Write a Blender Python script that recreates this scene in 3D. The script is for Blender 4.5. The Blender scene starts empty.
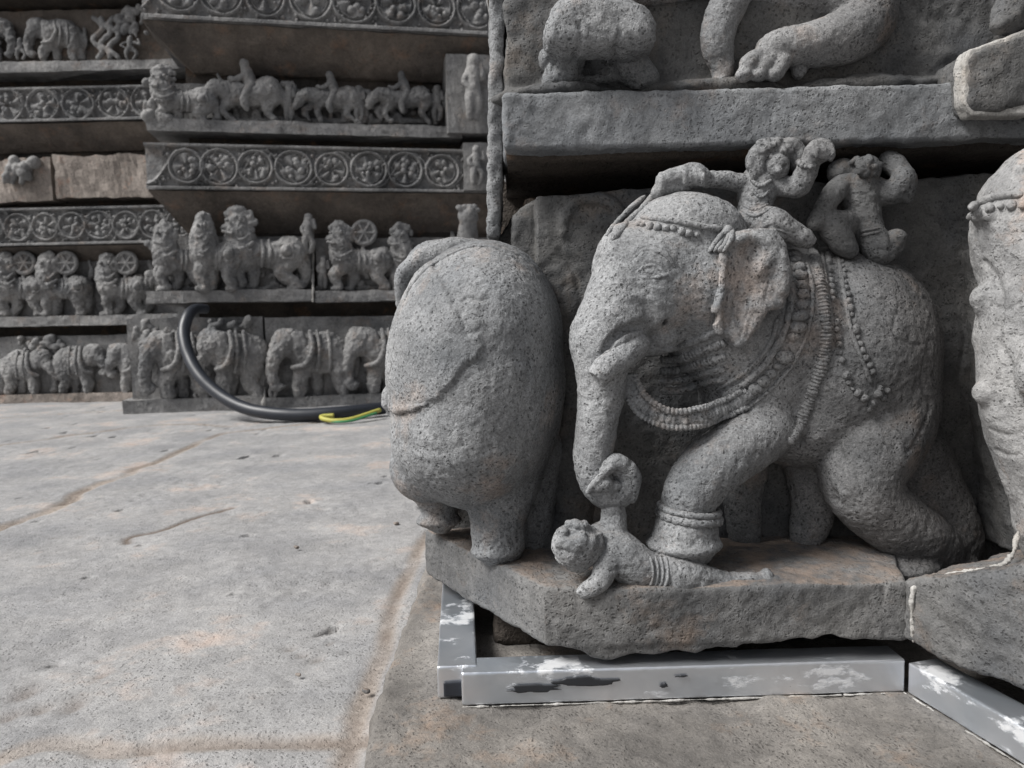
import bpy, math, random
import numpy as np
from mathutils import Vector, Matrix
from mathutils.bvhtree import BVHTree

R = math.radians
scene = bpy.context.scene
COL = scene.collection

# ------------------------------------------------------------------ camera
F, CX, CY = 750.0, 512.0, 384.0
CAM = np.array([0.0, 0.0, 0.44])
PITCH, ROLL = R(4.75), 0.022
cam = bpy.data.cameras.new('camera')
cam.sensor_width = 36.0
cam.lens = 36.0 * F / 1024.0
cam.clip_start, cam.clip_end = 0.02, 500.0
cam.dof.use_dof = True
cam.dof.focus_distance = 0.86
cam.dof.aperture_fstop = 10.0
camo = bpy.data.objects.new('camera', cam)
COL.objects.link(camo)
camo.matrix_world = Matrix.Translation(CAM) @ Matrix.Rotation(R(90) - PITCH, 4, 'X') @ Matrix.Rotation(-ROLL, 4, 'Z')
scene.camera = camo
CR = np.array(camo.matrix_world.to_3x3())

# ------------------------------------------------------------------ sky, sun, exposure
SUN_EL, SUN_AZ = R(48), R(-68)        # azimuth measured from straight behind the camera; negative = from the left
w = bpy.data.worlds.new('World'); scene.world = w; w.use_nodes = True
nt = w.node_tree; nt.nodes.clear()
sky = nt.nodes.new('ShaderNodeTexSky'); sky.sky_type = 'NISHITA'; sky.sun_disc = False
sky.sun_elevation = SUN_EL; sky.sun_rotation = R(180) - SUN_AZ
sky.air_density = 1.0; sky.dust_density = 4.0; sky.ozone_density = 1.0
hs = nt.nodes.new('ShaderNodeHueSaturation'); hs.inputs['Saturation'].default_value = 0.30
bg = nt.nodes.new('ShaderNodeBackground'); bg.inputs['Strength'].default_value = 0.082
wo = nt.nodes.new('ShaderNodeOutputWorld')
nt.links.new(sky.outputs[0], hs.inputs['Color']); nt.links.new(hs.outputs[0], bg.inputs['Color']); nt.links.new(bg.outputs[0], wo.inputs[0])
sl = bpy.data.lights.new('sun', 'SUN'); sl.energy = 3.3; sl.angle = R(24); sl.color = (1.0, 0.985, 0.96)
so = bpy.data.objects.new('sun', sl); COL.objects.link(so)
sd = Vector((math.sin(SUN_AZ) * math.cos(SUN_EL), -math.cos(SUN_AZ) * math.cos(SUN_EL), math.sin(SUN_EL)))
so.rotation_euler = sd.to_track_quat('Z', 'Y').to_euler()
scene.view_settings.view_transform = 'Standard'; scene.view_settings.look = 'None'
scene.view_settings.exposure = 0.5; scene.view_settings.gamma = 1.0

# ------------------------------------------------------------------ measuring helpers
def ray(u, v):
    d = CR @ np.array([(u - CX) / F, -(v - CY) / F, -1.0])
    return d / d[1]                       # scaled so y = 1

def W(u, v, Y):
    return CAM + ray(u, v) * Y

class Front:
    """surfaces parallel to the picture plane, third coordinate = distance"""
    def at(self, u, v, Y): return W(u, v, Y)
    def px(self, Y): return Y / F
    ax = np.array([1.0, 0, 0]); ay = np.array([0, 1.0, 0]); az = np.array([0, 0, 1.0])
FR = Front()

class Wall:
    """a vertical wall through point (x0,y0) with direction (c,s); third coordinate = how far a thing stands out from it"""
    def __init__(self, u0, Y0, ang):
        p = W(u0, 330, Y0); self.o = np.array([p[0], p[1], 0.0])
        self.ax = np.array([math.cos(ang), math.sin(ang), 0.0])
        self.n = np.array([math.sin(ang), -math.cos(ang), 0.0])   # outward, to the camera
        self.ay = -self.n; self.az = np.array([0, 0, 1.0]); self.ang = ang; self.Y0 = Y0
    def at(self, u, v, d):
        r = ray(u, v); t = ((self.o + self.n * d - CAM) @ self.n) / (r @ self.n)
        return CAM + r * t
    def px(self, d): return (self.Y0 - d) / F
    def loc(self, u, v, d):
        p = self.at(u, v, d) - self.o
        return float(p @ self.ax), float(p[2])
    def wd(self, s, d, z): return self.o + self.ax * s + self.n * d + self.az * z

# ------------------------------------------------------------------ noise
_rs = np.random.RandomState(7)
_tab = _rs.rand(65536).astype(np.float32) * 2 - 1
def vnoise(P, sc, seed=0):
    P = P * sc + seed * 17.31 + 1000.0
    i = np.floor(P).astype(np.int64); f = (P - i).astype(np.float32); f = f * f * (3 - 2 * f)
    out = 0
    for dx in (0, 1):
        for dy in (0, 1):
            for dz in (0, 1):
                h = ((i[:, 0] + dx) * 73856093 ^ (i[:, 1] + dy) * 19349663 ^ (i[:, 2] + dz) * 83492791) & 65535
                wgt = (f[:, 0] if dx else 1 - f[:, 0]) * (f[:, 1] if dy else 1 - f[:, 1]) * (f[:, 2] if dz else 1 - f[:, 2])
                out = out + _tab[h] * wgt
    return out
def fbm(P, sc, octs=3, seed=0):
    a, o = 1.0, 0
    for k in range(octs):
        o = o + a * vnoise(P, sc * 2 ** k, seed + k); a *= 0.5
    return o

# ------------------------------------------------------------------ mesh helpers
def link(name, me, mat, parent=None):
    o = bpy.data.objects.new(name, me); COL.objects.link(o)
    if mat: me.materials.append(mat)
    if parent: o.parent = parent
    return o

def mesh_np(name, V, Q, mat, parent=None, smooth=True, disp=None):
    """disp: (amp, scale, octs) list, along normals"""
    V = np.asarray(V, np.float64); me = bpy.data.meshes.new(name)
    if isinstance(Q, np.ndarray):
        n = len(Q); m = Q.shape[1]
        me.vertices.add(len(V)); me.loops.add(n * m); me.polygons.add(n)
        me.vertices.foreach_set('co', V.ravel().astype(np.float32))
        me.loops.foreach_set('vertex_index', Q.ravel().astype(np.int32))
        me.polygons.foreach_set('loop_start', np.arange(0, n * m, m, dtype=np.int32))
        me.update(calc_edges=True)
    else:
        me.from_pydata([tuple(v) for v in V], [], [tuple(q) for q in Q]); me.update()
    if disp:
        N = np.empty(len(V) * 3, np.float32); me.vertices.foreach_get('normal', N); N = N.reshape(-1, 3)
        for k, (amp, sc, oc) in enumerate(disp):
            if sc < 0:      # pits: only the low tail, pushed in
                h = vnoise(V, -sc, 40 + k); h = -np.clip(h - 0.35, 0, 1) * 1.6
            else:
                h = fbm(V, sc, oc, k * 5)
            V = V + N * (h * amp)[:, None]
        me.vertices.foreach_set('co', V.ravel().astype(np.float32)); me.update()
    if smooth: me.polygons.foreach_set('use_smooth', np.ones(len(me.polygons), bool))
    return link(name, me, mat, parent)

def surface_nets(D, org, h):
    S = D < 0
    nx, ny, nz = D.shape
    c = np.zeros((nx - 1, ny - 1, nz - 1), np.uint8)
    for i in (0, 1):
        for j in (0, 1):
            for k in (0, 1):
                c += S[i:nx - 1 + i, j:ny - 1 + j, k:nz - 1 + k]
    act = (c > 0) & (c < 8)
    I = np.argwhere(act)
    idx = -np.ones(act.shape, np.int32); idx[act] = np.arange(len(I))
    cor = {}
    for i in (0, 1):
        for j in (0, 1):
            for k in (0, 1):
                cor[(i, j, k)] = D[I[:, 0] + i, I[:, 1] + j, I[:, 2] + k]
    acc = np.zeros((len(I), 3)); cnt = np.zeros(len(I))
    for a in cor:
        for ax in range(3):
            if a[ax] == 0:
                b = list(a); b[ax] = 1; b = tuple(b)
                va, vb = cor[a], cor[b]; m = (va < 0) != (vb < 0)
                t = np.where(m, va / np.where(m, va - vb, 1), 0)
                p = np.zeros((len(I), 3)); p[:] = a; p[:, ax] = t
                acc += p * m[:, None]; cnt += m
    V = (I + acc / cnt[:, None]) * h + org
    quads = []
    for ax in range(3):
        o1, o2 = [(1, 2), (2, 0), (0, 1)][ax]
        sl0 = [slice(None)] * 3; sl1 = [slice(None)] * 3
        sl0[ax] = slice(0, -1); sl1[ax] = slice(1, None)
        A = S[tuple(sl0)]; B = S[tuple(sl1)]
        E = np.argwhere(A != B)
        ok = (E[:, o1] > 0) & (E[:, o2] > 0) & (E[:, o1] < D.shape[o1] - 1) & (E[:, o2] < D.shape[o2] - 1)
        E = E[ok]
        def g(d1, d2):
            q = E.copy(); q[:, o1] -= d1; q[:, o2] -= d2
            return idx[q[:, 0], q[:, 1], q[:, 2]]
        Q = np.stack([g(1, 1), g(0, 1), g(0, 0), g(1, 0)], 1)
        f = ~A[E[:, 0], E[:, 1], E[:, 2]]
        Q[f] = Q[f][:, ::-1]
        quads.append(Q)
    return V, np.concatenate(quads)

def catmull(pts, n=6):
    P = np.array(pts, float)
    if len(P) < 3: return P
    Q = np.vstack([2 * P[0] - P[1], P, 2 * P[-1] - P[-2]])
    out = []
    for i in range(1, len(Q) - 2):
        p0, p1, p2, p3 = Q[i - 1:i + 3]
        for t in np.arange(n) / n:
            out.append(.5 * ((2 * p1) + (p2 - p0) * t + (2 * p0 - 5 * p1 + 4 * p2 - p3) * t * t + (3 * p1 - p0 - 3 * p2 + p3) * t ** 3))
    out.append(P[-1])
    return np.array(out)

class Sculpt:
    """carves a figure out of smooth-blended solids on a voxel grid"""
    def __init__(self, space, vox, k=8):
        self.s, self.vox, self.k, self.prims = space, vox, k, []
    def _add(self, lo, hi, fn, k, op):
        self.prims.append((np.array(lo), np.array(hi), fn, k, op)); return self
    def ball(self, u, v, Y, a, b=None, c=None, rot=0, k=None, op=1):
        """a along the row, b up, c in depth, in pixels at that distance; rot turns it counter-clockwise in the view"""
        b = b or a; c = c or a; p = self.s.px(Y); o = self.s.at(u, v, Y)
        kk = (self.k if k is None else k) * p
        s, t = math.sin(R(rot)), math.cos(R(rot))
        e1 = self.s.ax * t + self.s.az * s; e2 = -self.s.ax * s + self.s.az * t; e3 = self.s.ay
        M = np.stack([e1, e2, e3]); r = np.array([a, b, c]) * p; rm = float(np.min(r))
        ext = np.sqrt(((M * r[:, None]) ** 2).sum(0))
        def fn(P):
            q = P @ M.T.astype(np.float32)
            k0 = np.sqrt(((q / r) ** 2).sum(-1)); k1 = np.sqrt(((q / (r * r)) ** 2).sum(-1))
            return np.where(k1 > 1e-6, k0 * (k0 - 1) / np.maximum(k1, 1e-6), -rm)
        f = lambda P: fn(P - o.astype(np.float32))
        return self._add(o - ext, o + ext, f, kk, op)
    def tube(self, pts, k=None, n=4, op=1):
        """pts (u,v,Y,r) r in pixels"""
        P = []
        for q in pts:
            w_ = self.s.at(q[0], q[1], q[2]); P.append([*w_, q[3] * self.s.px(q[2])])
        P = catmull(P, n); kk = (self.k if k is None else k) * self.s.px(pts[0][2])
        for i in range(len(P) - 1):
            self._cone(P[i], P[i + 1], kk if i == 0 else max(kk, .25 * min(P[i][3], P[i + 1][3])), op, kk)
        return self
    def _cone(self, A, B, k, op, kk=None):
        a, ra, b, rb = A[:3].astype(np.float32), A[3], B[:3].astype(np.float32), B[3]
        ba = b - a; L = float(ba @ ba) + 1e-12; r = max(ra, rb)
        def f(P):
            pa = P - a; h = np.clip((pa @ ba) / L, 0, 1)
            return np.sqrt(((pa - h[..., None] * ba) ** 2).sum(-1)) - (ra + (rb - ra) * h)
        return self._add(np.minimum(a, b) - r, np.maximum(a, b) + r, f, kk if kk is not None else k, op)
    def box(self, lo, hi, rnd=.003, k=0, op=1):
        """world-space box"""
        lo = np.array(lo, float); hi = np.array(hi, float); c = ((lo + hi) / 2).astype(np.float32); hf = ((hi - lo) / 2 - rnd).astype(np.float32)
        def f(P):
            q = np.abs(P - c) - hf
            return np.sqrt((np.maximum(q, 0) ** 2).sum(-1)) + np.minimum(q.max(-1), 0) - rnd
        return self._add(lo, hi, f, k, op)
    def prism(self, poly, lo, hi, o, e1, e2, e3, rnd=.003, k=0, op=1):
        """polygon in the (e1,e2) plane about o, reaching from lo to hi along e3"""
        o = np.array(o, float); e1, e2, e3 = [np.array(e, float) for e in (e1, e2, e3)]
        poly = np.array(poly, float)
        pts = [o + e1 * p[0] + e2 * p[1] + e3 * t for p in poly for t in (lo, hi)]
        pts = np.array(pts); M = np.stack([e1, e2, e3]).astype(np.float32); of = o.astype(np.float32)
        mid, hf = (lo + hi) / 2, (hi - lo) / 2 - rnd
        def f(P):
            q = (P - of) @ M.T; x, y, z = q[..., 0], q[..., 1], q[..., 2]
            d = np.full(x.shape, 1e9, np.float32); ins = np.zeros(x.shape, bool)
            n = len(poly)
            for i in range(n):
                ax_, ay_ = poly[i]; bx, by = poly[(i + 1) % n]; ex, ey = bx - ax_, by - ay_
                wx, wy = x - ax_, y - ay_
                t = np.clip((wx * ex + wy * ey) / (ex * ex + ey * ey + 1e-12), 0, 1)
                d = np.minimum(d, (wx - ex * t) ** 2 + (wy - ey * t) ** 2)
                if abs(ey) > 1e-12:
                    cross = ((ay_ > y) != (by > y)) & (x < ex * (y - ay_) / ey + ax_)
                    ins ^= cross
            d = np.sqrt(d); d = np.where(ins, -d, d) + rnd
            zz = np.abs(z - mid) - hf
            return np.minimum(np.maximum(d, zz), 0) + np.sqrt(np.maximum(d, 0) ** 2 + np.maximum(zz, 0) ** 2) - rnd
        return self._add(pts.min(0), pts.max(0), f, k, op)
    def plate(self, pix, Y0, Y1, rnd=.003, k=None, op=1, Yref=None):
        """outline drawn at distance Yref, solid from Y0 (near) to Y1 (far)"""
        Yref = Yref or Y0
        q = [self.s.at(u, v, Yref) for u, v in pix]
        if isinstance(self.s, Front):
            poly = [(p[0], p[2]) for p in q]; o = (0, 0, 0)
            return self.prism(poly, Y0, Y1, o, (1, 0, 0), (0, 0, 1), (0, 1, 0), rnd, (self.k if k is None else k) * self.s.px(Y0), op)
        s = self.s
        poly = [(float((p - s.o) @ s.ax), p[2]) for p in q]
        return self.prism(poly, Y1, Y0, s.o, s.ax, (0, 0, 1), s.n, rnd, (self.k if k is None else k) * s.px(Y0), op)
    def build(self, name, mat, parent=None, disp=((.0012, 60, 3),), clip=None):
        h = self.vox
        lo = np.min([p[0] for p in self.prims if p[4] > 0], 0) - 3 * h
        hi = np.max([p[1] for p in self.prims if p[4] > 0], 0) + 3 * h
        n = np.ceil((hi - lo) / h).astype(int) + 1
        D = np.full(n, 0.05, np.float32)
        ax = [(lo[i] + np.arange(n[i]) * h).astype(np.float32) for i in range(3)]
        for plo, phi, fn, k, op in self.prims:
            m = k * 1.0 + 2.5 * h
            a = np.maximum(np.floor((plo - m - lo) / h).astype(int), 0); b = np.minimum(np.ceil((phi + m - lo) / h).astype(int) + 1, n)
            if (b <= a).any(): continue
            G = np.stack(np.meshgrid(ax[0][a[0]:b[0]], ax[1][a[1]:b[1]], ax[2][a[2]:b[2]], indexing='ij'), -1)
            d = fn(G).astype(np.float32)
            S = D[a[0]:b[0], a[1]:b[1], a[2]:b[2]]
            if op > 0:
                r = np.minimum(S, d)
                if k > 0: r = r - np.maximum(k - np.abs(S - d), 0) ** 2 / (4 * k)
            else:
                r = np.maximum(S, -d)
                if k > 0: r = r + np.maximum(k - np.abs(S + d), 0) ** 2 / (4 * k)
            D[a[0]:b[0], a[1]:b[1], a[2]:b[2]] = r
        V, Q = surface_nets(D, lo, h)
        return mesh_np(name, V, Q, mat, parent, disp=disp)

def bvh_of(objs):
    V, Pn, off = [], [], 0
    for o in objs:
        me = o.data; a = np.empty(len(me.vertices) * 3, np.float32); me.vertices.foreach_get('co', a)
        V.append(a.reshape(-1, 3)); q = np.empty(len(me.loops), np.int32); me.loops.foreach_get('vertex_index', q)
        Pn.append(q.reshape(-1, 4) + off); off += len(me.vertices)
    return BVHTree.FromPolygons([tuple(x) for x in np.concatenate(V).tolist()], np.concatenate(Pn).tolist())
def hit(bvh, u, v, default):
    d = Vector(ray(u, v)).normalized(); r = bvh.ray_cast(Vector(CAM), d)
    return np.array(r[0]) if r[0] is not None else W(u, v, default)

_ico = None
def to_px(V):
    q = (V - CAM) @ CR; return np.stack([CX - F * q[:, 0] / q[:, 2], CY + F * q[:, 1] / q[:, 2]], 1)
def etch(o, lines=(), regions=()):
    """chisel lines (pts, width px, depth) and raised or sunk fields (polygon, soft px, height) into the front of a figure"""
    me = o.data; n = len(me.vertices); V = np.empty(n * 3, np.float32); me.vertices.foreach_get('co', V); V = V.reshape(-1, 3).astype(float)
    N_ = np.empty(n * 3, np.float32); me.vertices.foreach_get('normal', N_); N_ = N_.reshape(-1, 3)
    P = to_px(V); vd = CAM - V; fr = (vd * N_).sum(1) / np.linalg.norm(vd, axis=1) > .05; off = np.zeros(n)
    J = P + np.stack([vnoise(V, 90, 3), vnoise(V, 90, 8)], 1) * 1.6
    for pts, wd_, dp in lines:
        C = catmull([(a, b, 0) for a, b in pts], 5)[:, :2]; d = np.full(n, 1e9)
        for a, b in zip(C[:-1], C[1:]):
            e = b - a; t = np.clip(((J - a) @ e) / (e @ e + 1e-9), 0, 1); d = np.minimum(d, np.linalg.norm(J - a - t[:, None] * e, axis=1))
        off -= dp * np.exp(-(d / wd_) ** 2) * fr
    for poly, soft, ht in regions:
        x, y = J[:, 0], J[:, 1]; ins = np.zeros(n, bool); d = np.full(n, 1e9)
        for (ax_, ay_), (bx, by) in zip(poly, poly[1:] + poly[:1]):
            if ay_ != by: ins ^= ((ay_ > y) != (by > y)) & (x < (bx - ax_) * (y - ay_) / (by - ay_) + ax_)
            e = np.array([bx - ax_, by - ay_], float); t = np.clip(((J - (ax_, ay_)) @ e) / (e @ e), 0, 1); d = np.minimum(d, np.linalg.norm(J - (ax_, ay_) - t[:, None] * e, axis=1))
        s_ = np.where(ins, d, -d) / soft; s_ = np.clip(s_ * .5 + .5, 0, 1); off += ht * s_ * s_ * (3 - 2 * s_) * fr
    V += N_ * off[:, None]; me.vertices.foreach_set('co', V.ravel().astype(np.float32)); me.update()
def balls(name, C, rad, mat, parent, squash=None, sub=2):
    """many small beads as one strand; C (n,3), rad (n,) or (n,3)"""
    global _ico
    import bmesh
    if _ico is None:
        bm = bmesh.new(); bmesh.ops.create_icosphere(bm, subdivisions=sub, radius=1)
        _ico = (np.array([v.co[:] for v in bm.verts]), np.array([[v.index for v in f.verts] for f in bm.faces])); bm.free()
    Vb, Fb = _ico; C = np.array(C); rad = np.array(rad, float)
    if rad.ndim == 1: rad = np.repeat(rad[:, None], 3, 1)
    V = (C[:, None, :] + Vb[None] * rad[:, None, :]).reshape(-1, 3)
    Q = (Fb[None] + (np.arange(len(C)) * len(Vb))[:, None, None]).reshape(-1, 3)
    return mesh_np(name, V, Q, mat, parent, disp=((float(rad.mean()) * .28, 260, 2),))

def sweep(name, P, rad, mat, parent=None, nseg=10, disp=None, flat=1.0, closed=False, twist=None):
    """round bar along points P (n,3)"""
    P = np.array(P, float); n = len(P); rad = np.broadcast_to(np.array(rad, float), (n,))
    T = np.gradient(P, axis=0); T /= np.linalg.norm(T, axis=1)[:, None] + 1e-12
    ref = np.array([0, 1.0, 0]); V = []
    for i in range(n):
        a = np.cross(T[i], ref); a /= np.linalg.norm(a) + 1e-9; b = np.cross(T[i], a)
        for j in range(nseg):
            th = 2 * math.pi * j / nseg
            V.append(P[i] + rad[i] * (a * math.cos(th) + b * math.sin(th) * flat))
    F_ = []
    for i in range(n - 1):
        for j in range(nseg):
            k = (j + 1) % nseg
            F_.append((i * nseg + j, i * nseg + k, (i + 1) * nseg + k, (i + 1) * nseg + j))
    F_.append(tuple(range(nseg))[::-1]); F_.append(tuple((n - 1) * nseg + j for j in range(nseg)))
    return mesh_np(name, V, F_, mat, parent, disp=disp)

def thing(name, label, cat, loc=(0, 0, 0), group=None):
    o = bpy.data.objects.new(name, None); COL.objects.link(o); o.empty_display_size = .05
    o['label'] = label; o['category'] = cat
    if group: o['group'] = group
    return o
def struct(o): o['kind'] = 'structure'; return o
def tag(o, label, cat, group=None):
    o['label'] = label; o['category'] = cat
    if group: o['group'] = group
    return o

# ------------------------------------------------------------------ materials
def stone(name, c1, c2, warm=(.30, .22, .16), warm_amt=.15, grain=1.0, pit=.5, rough=.85, bump=.5, light=None, big=6.0, wscale=9.0, contrast=.22, dust=0.0, x_tint=None, mott=1.0):
    m = bpy.data.materials.new(name); m.use_nodes = True; t = m.node_tree; N = t.nodes; L = t.links
    bs = N['Principled BSDF']; bs.inputs['Roughness'].default_value = rough; bs.inputs['Specular IOR Level'].default_value = .25
    tc = N.new('ShaderNodeTexCoord')
    def noise(sc, det=4, ro=.6):
        n = N.new('ShaderNodeTexNoise'); n.inputs['Scale'].default_value = sc; n.inputs['Detail'].default_value = det
        n.inputs['Roughness'].default_value = ro; L.new(tc.outputs['Object'], n.inputs['Vector']); return n
    def ramp(src, a, b, ca=(0, 0, 0), cb=(1, 1, 1)):
        r = N.new('ShaderNodeValToRGB'); r.color_ramp.elements[0].position = a; r.color_ramp.elements[1].position = b
        r.color_ramp.elements[0].color = (*ca, 1); r.color_ramp.elements[1].color = (*cb, 1); L.new(src, r.inputs[0]); return r
    def mix(fac, a, b, mode='MIX'):
        x = N.new('ShaderNodeMix'); x.data_type = 'RGBA'; x.blend_type = mode
        for s_, v_ in ((x.inputs[0], fac), (x.inputs[6], a), (x.inputs[7], b)):
            if isinstance(v_, (int, float)): s_.default_value = v_
            elif isinstance(v_, tuple): s_.default_value = (*v_, 1)
            else: L.new(v_, s_)
        return x.outputs[2]
    n1 = noise(big, 6, .65); r1 = ramp(n1.outputs[0], .35, .65)
    col = mix(r1.outputs[0], c1, c2)
    nw = noise(wscale, 5, .7); rw = ramp(nw.outputs[0], .56, .70, (0, 0, 0), (warm_amt * 3,) * 3)
    col = mix(rw.outputs[0], col, warm)
    if light:
        nl = noise(14, 6, .75); rl = ramp(nl.outputs[0], .52, .66, (0, 0, 0), (.8,) * 3); col = mix(rl.outputs[0], col, light)
    ns = noise(420 * grain, 3, .7)                     # salt-and-pepper grain
    rs = ramp(ns.outputs[0], .30, .70, (1 - contrast,) * 3, (1 + contrast,) * 3); col = mix(1.0, col, rs.outputs[0], 'MULTIPLY')
    nb = noise(5.5, 7, .72); rb = ramp(nb.outputs[0], .34, .66, (1 - .30 * mott,) * 3, (1 + .18 * mott,) * 3); col = mix(1.0, col, rb.outputs[0], 'MULTIPLY')
    nm = noise(60 * grain, 5, .7); rm = ramp(nm.outputs[0], .3, .7, (.82,) * 3, (1.15,) * 3); col = mix(1.0, col, rm.outputs[0], 'MULTIPLY')
    # pits: ragged holes from warped cells, thinned out by a broad mask, and finer pores from a sharp noise
    wr = noise(90 * grain, 2, .5); vm = N.new('ShaderNodeVectorMath'); vm.operation = 'MULTIPLY_ADD'
    L.new(wr.outputs['Color'], vm.inputs[0]); vm.inputs[1].default_value = (.011 / grain,) * 3; L.new(tc.outputs['Object'], vm.inputs[2])
    vo = N.new('ShaderNodeTexVoronoi'); vo.inputs['Scale'].default_value = 190 * grain; L.new(vm.outputs[0], vo.inputs['Vector'])
    rp = ramp(vo.outputs['Distance'], .10, .36)
    npm = noise(11 * grain, 6, .8); rpm = ramp(npm.outputs[0], .42, .60, (1, 1, 1), (0, 0, 0))
    mx_ = N.new('ShaderNodeMath'); mx_.operation = 'MAXIMUM'; L.new(rp.outputs[0], mx_.inputs[0]); L.new(rpm.outputs[0], mx_.inputs[1])
    nf = noise(260 * grain, 2, .5); rf = ramp(nf.outputs[0], .26, .34)
    pm = N.new('ShaderNodeMath'); pm.operation = 'MULTIPLY'; L.new(mx_.outputs[0], pm.inputs[0]); L.new(rf.outputs[0], pm.inputs[1])
    rpc = ramp(pm.outputs[0], 0, 1, (1 - pit,) * 3, (1, 1, 1)); col = mix(1.0, col, rpc.outputs[0], 'MULTIPLY')
    if x_tint:      # darker, browner tint towards the right; the border is ragged
        x0, x1, tint = x_tint
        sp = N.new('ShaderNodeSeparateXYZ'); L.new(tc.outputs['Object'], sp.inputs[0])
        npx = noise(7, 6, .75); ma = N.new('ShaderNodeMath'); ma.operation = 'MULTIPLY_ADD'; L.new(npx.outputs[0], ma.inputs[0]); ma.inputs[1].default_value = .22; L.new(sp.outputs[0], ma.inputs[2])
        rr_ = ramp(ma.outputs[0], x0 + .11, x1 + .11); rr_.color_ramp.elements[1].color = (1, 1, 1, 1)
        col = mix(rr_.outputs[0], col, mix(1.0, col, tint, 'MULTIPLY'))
    if dust:
        ge = N.new('ShaderNodeNewGeometry'); sx = N.new('ShaderNodeSeparateXYZ'); L.new(ge.outputs['Normal'], sx.inputs[0])
        up = ramp(sx.outputs[2], .72, .97); nd = noise(26, 5, .7); rd = ramp(nd.outputs[0], .40, .60)
        mm = N.new('ShaderNodeMath'); mm.operation = 'MULTIPLY'; L.new(up.outputs[0], mm.inputs[0]); L.new(rd.outputs[0], mm.inputs[1])
        m4 = N.new('ShaderNodeMath'); m4.operation = 'MULTIPLY'; L.new(mm.outputs[0], m4.inputs[0]); m4.inputs[1].default_value = dust
        col = mix(m4.outputs[0], col, (.25, .19, .15))
    L.new(col, bs.inputs['Base Color'])
    # bump
    b1 = N.new('ShaderNodeBump'); b1.inputs['Strength'].default_value = bump; b1.inputs['Distance'].default_value = .0012 / grain
    ad = N.new('ShaderNodeMath'); ad.operation = 'ADD'
    m1 = N.new('ShaderNodeMath'); m1.operation = 'MULTIPLY'; m1.inputs[1].default_value = .8; L.new(ns.outputs[0], m1.inputs[0])
    L.new(m1.outputs[0], ad.inputs[0])
    m2 = N.new('ShaderNodeMath'); m2.operation = 'MULTIPLY'; m2.inputs[1].default_value = 1.0; L.new(pm.outputs[0], m2.inputs[0]); L.new(m2.outputs[0], ad.inputs[1])
    ad2 = N.new('ShaderNodeMath'); ad2.operation = 'ADD'; L.new(ad.outputs[0], ad2.inputs[0])
    m3 = N.new('ShaderNodeMath'); m3.operation = 'MULTIPLY'; m3.inputs[1].default_value = 2.5; L.new(nm.outputs[0], m3.inputs[0]); L.new(m3.outputs[0], ad2.inputs[1])
    L.new(ad2.outputs[0], b1.inputs['Height']); L.new(b1.outputs[0], bs.inputs['Normal'])
    return m

def plain(name, col, rough=.5, metal=0.0, noise_amt=.1):
    m = bpy.data.materials.new(name); m.use_nodes = True; t = m.node_tree; bs = t.nodes['Principled BSDF']
    bs.inputs['Roughness'].default_value = rough; bs.inputs['Metallic'].default_value = metal
    n = t.nodes.new('ShaderNodeTexNoise'); n.inputs['Scale'].default_value = 60; tc = t.nodes.new('ShaderNodeTexCoord'); t.links.new(tc.outputs['Object'], n.inputs[0])
    r = t.nodes.new('ShaderNodeValToRGB'); r.color_ramp.elements[0].color = (*[c * (1 - noise_amt) for c in col], 1); r.color_ramp.elements[1].color = (*[min(1, c * (1 + noise_amt)) for c in col], 1)
    t.links.new(n.outputs[0], r.inputs[0]); t.links.new(r.outputs[0], bs.inputs['Base Color'])
    return m

M = {}
M['ele'] = stone('pitted_grey_stone', (.158, .165, .173), (.285, .288, .292), (.36, .28, .23), .16, bump=1.0, pit=.66, dust=.15, contrast=.38, x_tint=(.22, .50, (.60, .57, .55)))
M['ele_dark'] = stone('dark_grey_stone', (.10, .102, .105), (.17, .168, .165), (.24, .17, .12), .15, bump=.9, pit=.55)
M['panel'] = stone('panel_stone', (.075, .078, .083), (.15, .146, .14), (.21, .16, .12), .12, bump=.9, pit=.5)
M['base'] = stone('base_stone', (.095, .098, .103), (.175, .172, .168), (.28, .19, .13), .12, bump=.9, pit=.5, dust=.6)
M['ledge'] = stone('ledge_stone', (.15, .158, .168), (.25, .255, .26), (.30, .22, .17), .12, bump=.8, pit=.5)
M['white'] = stone('bleached_stone', (.22, .222, .225), (.38, .375, .37), (.42, .30, .23), .2, bump=1.0, pit=.6)
M['plinth'] = stone('plinth_stone', (.125, .118, .112), (.22, .205, .188), (.30, .21, .15), .18, bump=.9, pit=.4, big=7)
M['mortar'] = stone('lime_mortar', (.33, .32, .305), (.46, .45, .43), (.5, .4, .3), .1, pit=.3, bump=.7)
M['far'] = stone('far_grey_stone', (.13, .132, .136), (.29, .285, .28), (.32, .23, .17), .1, grain=.35, bump=1.0, pit=.3, big=3)
M['far_dark'] = stone('near_black_stone', (.03, .027, .025), (.075, .062, .052), (.14, .08, .045), .25, grain=.35, bump=.9, pit=.3, big=2.5)  # darkest stone tone, for the recessed cores and some undersides
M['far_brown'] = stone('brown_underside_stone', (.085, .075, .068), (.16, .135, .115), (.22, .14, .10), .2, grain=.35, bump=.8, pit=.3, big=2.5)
M['far_tan'] = stone('tan_broken_stone', (.20, .175, .155), (.32, .28, .25), (.34, .22, .17), .3, grain=.35, bump=1.0, pit=.3, big=3)
M['rubber'] = plain('black_rubber', (.018, .021, .028), .42, 0, .2)
M['yellow'] = plain('yellow_wire', (.36, .34, .07), .6)
M['green'] = plain('green_wire', (.04, .20, .08), .55)
# ================================================================== FRONT CORNER BLOCK
DISP = ((.0009, 40, 3), (.0007, 170, 2), (.0012, -210, 1))
corner = thing('carved_block', 'grey corner block carved with bead-draped elephant trampling a fallen figure', 'carved block')
ZT, ZB = .151, .084                      # slab top / bottom
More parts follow.
